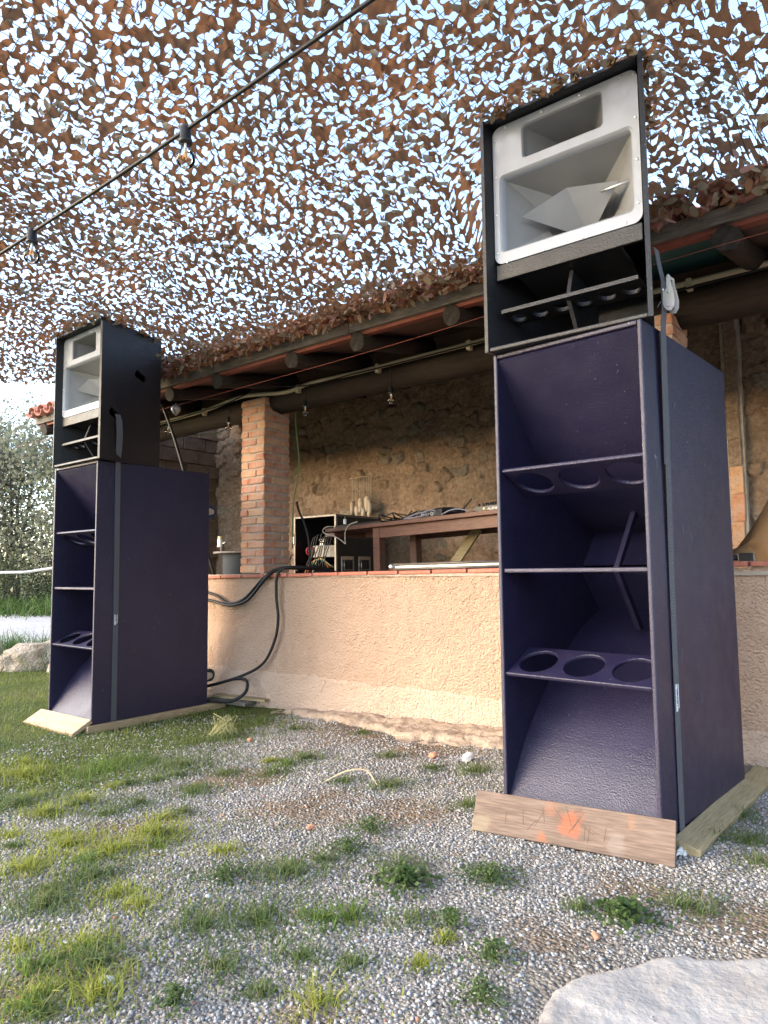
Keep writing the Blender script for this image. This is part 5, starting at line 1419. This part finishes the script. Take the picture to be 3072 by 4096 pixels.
# cord mesh carrying the cloth
vs = []; fs = []
def cord(p, q_, r=0.0012):
    P = np.linspace(p, q_, max(3, int(np.hypot(q_[0] - p[0], q_[1] - p[1]) / 0.16)))
    z = net_z(P[:, 0], P[:, 1]) + 0.012
    ok = (eave_v(P[:, 0], P[:, 1]) < 3.46) & (P[:, 1] < 5.9) & (P[:, 0] > NX0) & (P[:, 0] < NX1 + 0.1) & (P[:, 1] > NY0)
    d = np.array(q_) - np.array(p); d = d / np.hypot(*d); nx, ny = -d[1], d[0]
    last = -1
    for k in range(len(P)):
        if not ok[k]: last = -1; continue
        b0 = len(vs)
        vs.append((P[k, 0] + nx * r - off[0], P[k, 1] + ny * r - off[1], z[k] - off[2])); vs.append((P[k, 0] - nx * r - off[0], P[k, 1] - ny * r - off[1], z[k] - off[2])); vs.append((P[k, 0] - off[0], P[k, 1] - off[1], z[k] + 1.6 * r - off[2]))
        if last >= 0:
            for m_ in range(3):
                m2 = (m_ + 1) % 3
                fs.append((last + m_, last + m2, b0 + m2, b0 + m_))
        last = b0
for t in np.arange(-7, 8, 0.062):
    a_ = HA + R(4)
    dx_, dy_ = math.cos(a_), -math.sin(a_)
    cord((-0.8 - dy_ * t - 8 * dx_, 3.2 + dx_ * t - 8 * dy_), (-0.8 - dy_ * t + 8 * dx_, 3.2 + dx_ * t + 8 * dy_))
    cord((-0.8 + dx_ * t - 8 * -dy_, 3.2 + dy_ * t - 8 * dx_), (-0.8 + dx_ * t + 8 * -dy_, 3.2 + dy_ * t + 8 * dx_))
obj('cord_mesh', np_mesh('cord_mesh', np.array(vs), np.array(fs), M['rubber']), None, net)

# ------------------------------------------------------------------ vegetation
def blades(P, H, Wd, Cc, seed, lean=0.6):
    """grass blades as bent two-piece strips -> V, F(quads, tip doubled as thin quad), colours"""
    r = np.random.RandomState(seed); n = len(P)
    a = r.rand(n) * 2 * np.pi; ln = r.rand(n) * lean * H
    dx, dy = np.cos(a), np.sin(a); sx, sy = -dy, dx
    rot = r.rand(n) * np.pi; sx, sy = np.cos(rot), np.sin(rot)
    V = np.zeros((n, 6, 3)); x, y, z = P[:, 0], P[:, 1], P[:, 2]
    for k, (t, wf) in enumerate(((0, 1.0), (0.55, 0.8), (1.0, 0.12))):
        cx = x + dx * ln * t * t; cy = y + dy * ln * t * t; cz = z + H * (t - 0.22 * t * t * (ln / np.maximum(H, 1e-6)))
        V[:, 2 * k] = np.stack([cx - sx * Wd * wf, cy - sy * Wd * wf, cz], 1)
        V[:, 2 * k + 1] = np.stack([cx + sx * Wd * wf, cy + sy * Wd * wf, cz], 1)
    b = np.arange(n)[:, None] * 6
    Fq = np.concatenate([b + np.array([[0, 1, 3, 2]]), b + np.array([[2, 3, 5, 4]])], 0)
    return V.reshape(-1, 3), Fq, np.repeat(Cc, 6, 0)
PAL = {'g': ((0.100, 0.170, 0.034), (0.180, 0.250, 0.055)), 'y': ((0.200, 0.245, 0.036), (0.330, 0.340, 0.075)), 'd': ((0.080, 0.125, 0.040), (0.155, 0.200, 0.070))}
TUFTS = [(-1.05,4.56,0.34,'d'),(-1.11,3.85,0.32,'d'),(-1.55,3.86,0.28,'g'),(-1.91,3.78,0.23,'y'),(-0.45,3.92,0.12,'d'),(-0.58,3.65,0.10,'d'),(0.01,3.90,0.08,'d'),(-0.16,4.52,0.06,'d'),(0.43,3.54,0.12,'d'),(0.01,3.33,0.11,'d'),(-1.39,3.27,0.12,'y'),(-1.12,3.23,0.10,'d'),(-1.70,3.42,0.05,'y'),(-1.47,3.09,0.14,'y'),(-1.68,3.25,0.20,'d'),(-1.21,3.08,0.11,'d'),(-1.50,2.85,0.08,'y'),(-0.89,2.78,0.18,'y'),(-0.99,2.63,0.15,'y'),(-1.21,2.72,0.16,'y'),(-1.25,2.50,0.17,'y'),(-0.99,2.42,0.16,'d'),(-1.05,2.22,0.20,'d'),(-0.59,2.58,0.07,'y'),(-0.33,2.37,0.16,'d'),(-0.22,2.47,0.05,'d'),(-0.85,2.26,0.11,'y'),(-0.74,2.16,0.08,'y'),(-0.52,2.05,0.14,'d'),(-0.37,2.07,0.14,'d'),(-0.19,2.06,0.10,'g'),(0.86,2.09,0.11,'d'),(1.29,2.56,0.11,'d'),(1.15,2.60,0.11,'d'),(1.38,2.82,0.08,'d'),(-1.00,1.96,0.09,'y'),(-0.81,1.94,0.11,'y'),(-0.75,1.85,0.15,'d'),(-0.90,1.85,0.08,'g'),(-0.42,1.84,0.10,'d'),(-0.23,1.86,0.10,'d'),(-0.10,2.07,0.08,'g'),(0.06,2.04,0.05,'d'),(0.15,1.94,0.02,'y'),(-0.69,1.72,0.14,'y'),(-0.83,1.68,0.09,'g'),(-0.16,1.68,0.09,'y'),(0.08,1.82,0.03,'y'),(-0.09,1.82,0.05,'d'),(-0.31,1.73,0.04,'d'),(0.34,2.98,0.08,'d'),(1.22,2.37,0.07,'d'),(-0.60,4.74,0.08,'d'),(-0.91,5.06,0.14,'d'),(0.23,3.63,0.05,'d'),(-0.91,3.36,0.12,'d'),(-0.21,3.41,0.05,'d'),(-0.94,2.99,0.08,'y'),(0.04,2.40,0.10,'d'),(0.33,2.32,0.06,'d'),(0.55,2.08,0.04,'d')]
for _ in range(40):
    TUFTS.append((rnd.uniform(-2.2, -0.5), rnd.uniform(1.3, 4.2), rnd.uniform(0.03, 0.08), rnd.choice('ddgy')))
rg = np.random.RandomState(4)
PP = []; HH = []; WW = []; CC = []
def near_z(x, y):
    return ground_z(x, y) + 0.010 * fbm(x, y, 0.35, 2) + 0.004 * fbm(x, y, 0.06, 3)
for (tx_, ty_, tr, k) in TUFTS:
    d = math.hypot(tx_, ty_); tr *= 1.2; n = int(min(1300, 110 + 10500 * tr * tr))
    rr = tr * np.abs(rg.normal(0, 0.62, n)); aa = rg.rand(n) * 2 * np.pi
    x = tx_ + rr * np.cos(aa) * 1.15; y = ty_ + rr * np.sin(aa) * 0.95
    c0, c1 = np.array(PAL[k][0]), np.array(PAL[k][1]); t = rg.rand(n, 1)
    c = c0 * (1 - t) + c1 * t
    dry = rg.rand(n) < 0.07; c[dry] = np.array([0.26, 0.22, 0.10])
    PP.append(np.stack([x, y, near_z(x, y) - 0.004], 1)); CC.append(c)
    HH.append((0.016 + 0.045 * rg.rand(n) ** 1.4) * (0.7 + min(tr, 0.2) * 2.2) * np.clip(1.25 - rr / (tr * 1.6), 0.35, 1)); WW.append(np.full(n, 0.0013) * (1 + rg.rand(n)))
# matted skirt of short blades round each tuft
for (tx_, ty_, tr, k) in TUFTS:
    n = int(60 + 3500 * tr * tr); rr = 1.7 * tr * np.sqrt(rg.rand(n)); aa = rg.rand(n) * 2 * np.pi
    x = tx_ + rr * np.cos(aa) * 1.3; y = ty_ + rr * np.sin(aa) * 0.9
    c0, c1 = np.array(PAL[k][0]), np.array(PAL[k][1]); t = rg.rand(n, 1)
    PP.append(np.stack([x, y, near_z(x, y) - 0.003], 1)); CC.append((c0 * (1 - t) + c1 * t) * 0.9); HH.append(0.008 + 0.022 * rg.rand(n)); WW.append(0.0012 + 0.001 * rg.rand(n))
# stray blades between the tufts
n = 14000
x = rg.uniform(-2.2, 1.5, n); y = rg.uniform(1.35, 5.0, n)
kp = (np.clip(0.35 + 0.9 * fbm(x, y, 0.35, 83) - 0.22 * (x + 0.6), 0, 1) > rg.rand(n)) & (eave_v(x, y) < 3.7) & ~((x > 0.3) & (y < 1.85))
x, y = x[kp], y[kp]; n = len(x); t = rg.rand(n, 1)
PP.append(np.stack([x, y, near_z(x, y) - 0.004], 1)); CC.append(np.array([0.075, 0.115, 0.035]) * (1 - t) + np.array([0.20, 0.20, 0.07]) * t)
HH.append(0.012 + 0.03 * rg.rand(n)); WW.append(0.0012 + 0.0008 * rg.rand(n))
# lawn
n = 46000
x = rg.uniform(-6.5, -0.4, n); y = rg.uniform(2.3, 10.2, n)
kp = (rg.rand(n) < lawn_mask(x, y)) & (eave_v(x, y) < 3.75)
x, y = x[kp], y[kp]; n = len(x); t = np.clip(0.5 + 0.7 * fbm(x, y, 0.5, 80) + 0.25 * rg.normal(0, 1, n), 0, 1)[:, None]
PP.append(np.stack([x, y, near_z(x, y) + np.where(y > 7.5, 0.02 * (y - 7.5), 0) - 0.004], 1)); CC.append(np.array([0.085, 0.138, 0.034]) * (1 - t) + np.array([0.205, 0.235, 0.055]) * t)
HH.append(0.025 + 0.035 * rg.rand(n)); WW.append(0.0022 + 0.0012 * rg.rand(n))
# long grass round the boulders and at the path edge
for (cx, cy, sx_, sy_, n, hh) in ((-4.7, 8.35, 0.5, 0.35, 900, 0.42), (-3.75, 8.6, 0.35, 0.3, 700, 0.34), (-5.3, 9.2, 0.7, 0.3, 600, 0.30), (-8.3, 16.6, 2.4, 0.5, 2600, 0.42), (-6.2, 15.8, 1.2, 0.5, 1500, 0.5)):
    x = cx + rg.normal(0, sx_, n); y = cy + rg.normal(0, sy_, n); t = rg.rand(n, 1)
    PP.append(np.stack([x, y, near_z(x, y) + np.where(y > 7.5, 0.02 * np.clip(y - 7.5, 0, 12), 0)], 1)); CC.append(np.array([0.040, 0.085, 0.022]) * (1 - t) + np.array([0.095, 0.150, 0.035]) * t)
    HH.append(hh * (0.5 + 0.6 * rg.rand(n))); WW.append((0.004 + 0.003 * rg.rand(n)) * (1 if cy < 12 else 2.2))
PP = np.concatenate(PP); HH = np.concatenate(HH); WW = np.concatenate(WW); CC = np.concatenate(CC)
Vb, Fb, Cb = blades(PP, HH, WW, CC, 5, 1.7)
tag(obj('grass', np_mesh('grass', Vb, Fb, M['leafcol'], False, Cb)), 'tufts of green and yellowing grass growing through gravel and lawn', 'grass', kind='stuff')

# low leafy weeds
def leaf_cloud(centers, size, nleaf, c0, c1, seed, flat=0.4):
    r = np.random.RandomState(seed); N_ = len(centers)
    d = r.normal(0, 1, (N_, 3)); d[:, 2] = np.abs(d[:, 2]) * flat; d /= np.linalg.norm(d, axis=1)[:, None]
    s_ = np.cross(d, r.normal(0, 1, (N_, 3))); s_ /= np.linalg.norm(s_, axis=1)[:, None]
    L = size * (0.6 + 0.8 * r.rand(N_))[:, None]; W = L * (0.28 + 0.15 * r.rand(N_))[:, None]
    nrm = np.cross(d, s_)
    V = np.zeros((N_, 6, 3))
    V[:, 0] = centers; V[:, 1] = centers + d * L * 0.45 + s_ * W + nrm * L * 0.08; V[:, 2] = centers + d * L + nrm * L * -0.1
    V[:, 3] = centers + d * L * 0.45 - s_ * W + nrm * L * 0.08
    V = V[:, :4]
    b = np.arange(N_)[:, None] * 4
    t = r.rand(N_, 1); c = np.array(c0) * (1 - t) + np.array(c1) * t
    return V.reshape(-1, 3), b + np.array([[0, 1, 2, 3]]), np.repeat(c, 4, 0)
WEEDS = [(-0.53, 2.33, 0.16, 'clover patch in the middle of the gravel'), (-0.06, 2.74, 0.12, 'low weed on the gravel in front of the peach wall'), (-0.14, 2.54, 0.10, 'sparse creeping weed in mid gravel'), (0.05, 2.27, 0.11, 'broad-leaved weed left of the orange-stained plank'),
         (0.32, 2.27, 0.13, 'spreading clover below the orange-stained plank'), (0.66, 2.03, 0.09, 'rosette of toothed leaves between plank and bedrock slab'), (0.17, 2.00, 0.07, 'dark flat weed in front of the clover'), (0.26, 1.83, 0.08, 'feathery weed above the tip of the bedrock slab'), (-0.49, 1.67, 0.05, 'small weed in the near gravel'), (0.21, 1.66, 0.08, 'feathery yellow-green weed beside the bedrock slab')]
for k, (wx_, wy_, wr, lab) in enumerate(WEEDS):
    r = np.random.RandomState(100 + k); n = int(200 + 4200 * wr * wr * 4)
    rr = wr * np.abs(r.normal(0, 0.55, n)); aa = r.rand(n) * 6.283
    x = rr * np.cos(aa); y = rr * np.sin(aa); z = 0.004 + 0.045 * r.rand(n) * np.clip(1.2 - rr / wr, 0.15, 1)
    big = k in (3, 5)
    V, Fq, c = leaf_cloud(np.stack([x, y, z], 1), 0.018 if big else 0.010, 1, (0.050, 0.090, 0.026), (0.105, 0.155, 0.050), 200 + k, 0.5)
    e = empty('weed_plant', (wx_, wy_, gz(wx_, wy_))); tag(e, lab, 'weed')
    obj('leaves', np_mesh('leaves', V, Fq, M['leafcol'], False, c), None, e)
    st = MB()
    for j in range(10):
        a_ = r.rand() * 6.283; l_ = wr * (0.3 + 0.5 * r.rand())
        st.tube([(0, 0, 0), (0.5 * l_ * math.cos(a_), 0.5 * l_ * math.sin(a_), 0.02), (l_ * math.cos(a_), l_ * math.sin(a_), 0.015)], 0.0012, 4)
    st.build('stems', simple('weed_stem', (0.06, 0.09, 0.03), (0.09, 0.12, 0.04), 9) if k == 0 else bpy.data.materials['weed_stem'], e)

# ------------------------------------------------------------------ gravel stones
sp_ = 0.0118
px, py = np.meshgrid(np.arange(-2.3, 2.1, sp_), np.arange(1.35, 5.3, sp_), indexing='ij')
px = px.ravel() + rg.uniform(-.5, .5, px.size) * sp_; py = py.ravel() + rg.uniform(-.5, .5, py.size) * sp_
D_ = np.hypot(px, py)
vis = (np.abs(px) < 0.60 * py + 0.15) & (eave_v(px, py) < 3.72)
dens = (1 - 0.75 * lawn_mask(px, py)) * (1 - 0.72 * soil_mask(px, py)) * np.where(D_ < 3.6, 1.0, 0.8)
kp = vis & (rg.rand(px.size) < dens) & ~((px > 0.33) & (py < 1.80 + 0.13 * (px - 0.33)) & (rg.rand(px.size) > 0.04 + 0.9 * np.clip(1 - (1.80 + 0.13 * (px - 0.33) - py) / 0.05, 0, 1)))
px, py = px[kp], py[kp]; n = len(px)
size = 0.0037 * (0.5 + 1.1 * rg.rand(n) ** 2.4) * np.where(D_[kp] > 3.4, 1.15, 1.0)
cube = np.array([(-1, -1, -1), (1, -1, -1), (1, 1, -1), (-1, 1, -1), (-1, -1, 1), (1, -1, 1), (1, 1, 1), (-1, 1, 1)], float) * np.array([1, 0.8, 0.62])
jit = cube[None] * (1 + rg.uniform(-.42, .30, (n, 8, 3)))
a_ = rg.rand(n) * 6.283; tl = rg.normal(0, 0.35, n)
ca_, sa_ = np.cos(a_), np.sin(a_); ct, st_ = np.cos(tl), np.sin(tl)
X = jit[..., 0] * ct[:, None] + jit[..., 2] * st_[:, None]; Zz = -jit[..., 0] * st_[:, None] + jit[..., 2] * ct[:, None]; Y = jit[..., 1]
X2 = X * ca_[:, None] - Y * sa_[:, None]; Y2 = X * sa_[:, None] + Y * ca_[:, None]
zb = near_z(px, py) + size * 0.15
Vp = np.stack([px[:, None] + X2 * size[:, None], py[:, None] + Y2 * size[:, None], zb[:, None] + Zz * size[:, None]], -1).reshape(-1, 3)
b = (np.arange(n) * 8)[:, None, None]
Fp = (b + np.array([(0, 3, 2, 1), (4, 5, 6, 7), (0, 1, 5, 4), (1, 2, 6, 5), (2, 3, 7, 6), (3, 0, 4, 7)])[None]).reshape(-1, 4)
g_ = np.clip(rg.normal(0.295, 0.055, n), 0.16, 0.50)[:, None]; warm = rg.rand(n, 1)
cp_ = g_ * (np.array([1.01, 0.985, 0.965]) * (1 - 0.4 * warm) + np.array([1.10, 0.98, 0.84]) * 0.4 * warm)
rb_ = rg.rand(n) < 0.006; cp_[rb_] = np.array([0.36, 0.17, 0.11])
tag(obj('gravel', np_mesh('gravel', Vp, Fp, M['pebblecol'], False, np.repeat(cp_, 8, 0))), 'grey crushed gravel covering the yard', 'gravel', kind='stuff')
# single odd stones and scraps
for (x_, y_, s_, mt, lab, nm) in ((0.43, 3.757, 0.035, M['whitestone'], 'pale stone standing by the weeds near the wall', 'pale_stone'), (0.252, 3.837, 0.028, M['brickchip'], 'pinkish stone on the gravel near the wall', 'pink_stone'), (-0.30, 2.80, 0.016, M['brickchip'], 'small red brick chip in mid gravel', 'brick_chip'), (-0.68, 1.76, 0.02, M['whitestone'], 'small white stone in the near grass', 'white_stone'), (-0.55, 2.21, 0.014, M['whiteplastic'], 'tiny white scrap beside the clover patch', 'white_scrap'), (0.55, 1.93, 0.012, M['brickchip'], 'small red brick chip by the bedrock slab', 'brick_chip'), (-0.85, 4.42, 0.022, M['brickchip'], 'terracotta scrap on gravel near the straw clump', 'terracotta_scrap')):
    tag(obj(nm, stone_mesh(int(abs(x_ * 100)) % 50 + 3, 2), mt, None, (x_, y_, gz(x_, y_) + s_ * 0.4), (0.2, 0.3, x_ * 9), (s_, s_ * 0.7, s_ * 0.6)), lab, 'stone')
# dry palm leaf strip and straw clump
def strip(pts, w, name, mat, label, cat):
    P = spline(pts, 6); vs = []; fs = []
    for k, p in enumerate(P):
        d = (P[min(k + 1, len(P) - 1)] - P[max(k - 1, 0)]).normalized(); s_ = d.cross(Vector((0, 0, 1))).normalized()
        ww = w * math.sin(math.pi * (0.08 + 0.87 * k / (len(P) - 1)))
        vs += [p + s_ * ww, p + Vector((0, 0, 0.003)), p - s_ * ww]
    for k in range(len(P) - 1):
        fs += [(3 * k, 3 * k + 1, 3 * k + 4, 3 * k + 3), (3 * k + 1, 3 * k + 2, 3 * k + 5, 3 * k + 4)]
    return tag(MB().add(vs, fs).build(name, mat, None, True), label, cat)
strip([(-0.31, 3.38, gz(-.3, 3.4) + 0.012), (-0.2, 3.45, 0.03), (-0.1, 3.43, 0.04), (-0.045, 3.31, gz(0, 3.3) + 0.012)], 0.009, 'dry_leaf', M['dry_leaf'], 'dry straw-coloured leaf blade curved on the gravel', 'leaf')
e = empty('straw_clump', (-1.06, 4.62, gz(-1.06, 4.62))); tag(e, 'tangle of yellow straw cord on the grass before the far stack', 'straw')
q = random.Random(31)
for k in range(34):
    a_ = q.uniform(0, 6.28); h_ = q.uniform(0.03, 0.14)
    st = MB(); st.tube(spline([(0.10 * math.cos(a_), 0.07 * math.sin(a_), 0.01), (0.05 * math.cos(a_ + .6), 0.04 * math.sin(a_ + .6), h_ * 0.6), (q.uniform(-.08, .08), q.uniform(-.06, .06), h_), (0.06 * math.cos(a_ + 2), 0.05 * math.sin(a_ + 2), h_ * 0.5), (0.09 * math.cos(a_ + 2.4), 0.07 * math.sin(a_ + 2.4), 0.01)], 4), 0.0018, 4)
    st.build('straw', M['yellow_rope'], e)

# ------------------------------------------------------------------ left background
for (x_, y_, s_, lab, sd_) in ((-3.98, 7.95, (0.30, 0.22, 0.21), 'big pale boulder on the lawn left of the far stack', 3), (-4.75, 8.0, (0.34, 0.26, 0.24), 'brown boulder at the left edge of the picture behind the lawn', 8)):
    me = stone_mesh(sd_, 4)
    me.polygons.foreach_set('use_smooth', np.ones(len(me.polygons), bool))
    tag(obj('boulder', me, M['boulder'], None, (x_, y_, gz(x_, y_) + s_[2] * 0.45), (0.1, -0.12, 0.3), s_), lab, 'boulder')
wire('white_rope', [(-9.5, 7.6, 1.25), (-6.5, 7.9, 1.05), (-4.44, 8.03, 1.017), (-3.94, 8.2, 1.06), (-2.5, 8.6, 1.30)], 0.016, M['white_rope'], 'white rope slung across the lawn before the trees', 'rope', 8)
def tree(loc, h, rad, nleaf, seed, label, c0, c1, leaf=0.10, trunk=0.07):
    q = random.Random(seed); r = np.random.RandomState(seed)
    e = empty('tree', loc); tag(e, label, 'tree', 'trees behind the lawn')
    mb = MB(); tips = []
    for k in range(5):
        a_ = q.uniform(0, 6.28); lean = q.uniform(0.1, 0.5) * rad
        base = (0.12 * math.cos(a_), 0.12 * math.sin(a_), -0.1)
        p1 = (lean * 0.4 * math.cos(a_), lean * 0.4 * math.sin(a_), h * 0.35); p2 = (lean * math.cos(a_), lean * math.sin(a_), h * 0.75)
        P = spline([base, p1, p2, (lean * 1.2 * math.cos(a_), lean * 1.2 * math.sin(a_), h * 0.97)], 5)
        mb.tube(P, [trunk * (1 - 0.85 * i / (len(P) - 1)) for i in range(len(P))], 6)
        for i in range(3, len(P), 1):
            for _ in range(3):
                b_ = q.uniform(0, 6.28); L = rad * q.uniform(0.35, 0.85)
                end = P[i] + Vector((L * math.cos(b_), L * math.sin(b_), L * q.uniform(0.0, 0.6)))
                mb.tube([P[i], (P[i] + end) / 2 + Vector((0, 0, 0.05)), end], [0.018, 0.012, 0.005], 4); tips += [end, (P[i] + end) / 2]
    mb.build('trunk', M['bark'], e, True)
    T = np.array([tuple(t) for t in tips])
    cen = T[r.randint(0, len(T), nleaf)] + r.normal(0, 0.17 * rad, (nleaf, 3)) * np.array([1, 1, 0.8])
    cen[:, 2] = np.clip(cen[:, 2], 0.15, None)
    V, Fq, c = leaf_cloud(cen, leaf, 1, c0, c1, seed + 5, 1.0)
    obj('crown', np_mesh('crown', V, Fq, M['leafcol'], False, c), None, e)
G0, G1 = (0.12, 0.13, 0.085), (0.23, 0.235, 0.16)
for k, (x_, y_, h, rd, n, lab) in enumerate(((-7.3, 17.2, 3.9, 1.7, 7500, 'grey-green tree just left of the far stack'), (-9.9, 18.5, 4.2, 1.9, 8000, 'grey-green tree at the left edge of the picture'), (-8.6, 21.5, 4.9, 2.0, 10000, 'taller tree seen between the two nearer ones'), (-12.6, 20.0, 5.2, 2.0, 9000, 'tree beyond the left edge of the lawn'), (-5.6, 22.0, 4.8, 1.9, 8000, 'tree behind the far stack'))):
    tree((x_, y_, 0.15), h, rd, n, 300 + k, lab, G0, G1)
def shrub(loc, r3, n, seed, label, c0, c1, leaf=0.06):
    r = np.random.RandomState(seed); e = empty('shrub', loc); tag(e, label, 'shrub', 'shrubs behind the gravel path')
    d = r.normal(0, 1, (n, 3)); d /= np.linalg.norm(d, axis=1)[:, None]; d[:, 2] = np.abs(d[:, 2])
    cl = 1 + 0.25 * np.sin(d[:, :1] * 7 + seed) * np.cos(d[:, 1:2] * 6)
    cen = d * np.array(r3) * (0.45 + 0.6 * r.rand(n, 1) ** 0.5) * cl
    V, Fq, c = leaf_cloud(cen, leaf, 1, c0, c1, seed, 1.0)
    obj('foliage', np_mesh('foliage', V, Fq, M['leafcol'], False, c), None, e)
    st = MB()
    for k in range(9):
        p = cen[r.randint(n)]; st.tube([(0.1 * p[0], 0.1 * p[1], 0), (p[0] * 0.6, p[1] * 0.6, p[2] * 0.5), tuple(p)], [0.02, 0.014, 0.004], 5)
    st.build('stems', M['bark'], e, True)
for k, (x_, y_, r3, n, lab, c0, c1) in enumerate((
    (-8.9, 16.9, (1.5, 0.9, 1.25), 4200, 'dark rounded shrub behind the gravel path', (0.045, 0.06, 0.03), (0.085, 0.10, 0.05)),
    (-6.9, 16.6, (1.1, 0.8, 1.05), 3400, 'greener shrub close to the far stack', (0.05, 0.085, 0.03), (0.10, 0.14, 0.05)),
    (-11.4, 17.4, (1.6, 1.0, 1.4), 3200, 'wide shrub left of the dark rounded one', (0.045, 0.065, 0.03), (0.09, 0.11, 0.05)),
    (-5.0, 17.5, (1.2, 0.9, 1.4), 2600, 'shrub hidden behind the far stack', (0.05, 0.075, 0.03), (0.09, 0.12, 0.05)),
    (-8.0, 19.4, (2.2, 1.0, 1.9), 9000, 'tall dense shrub filling the gap below the trees', (0.04, 0.052, 0.028), (0.075, 0.09, 0.045)))):
    shrub((x_, y_, 0.15), r3, n, 400 + k, lab, c0, c1)
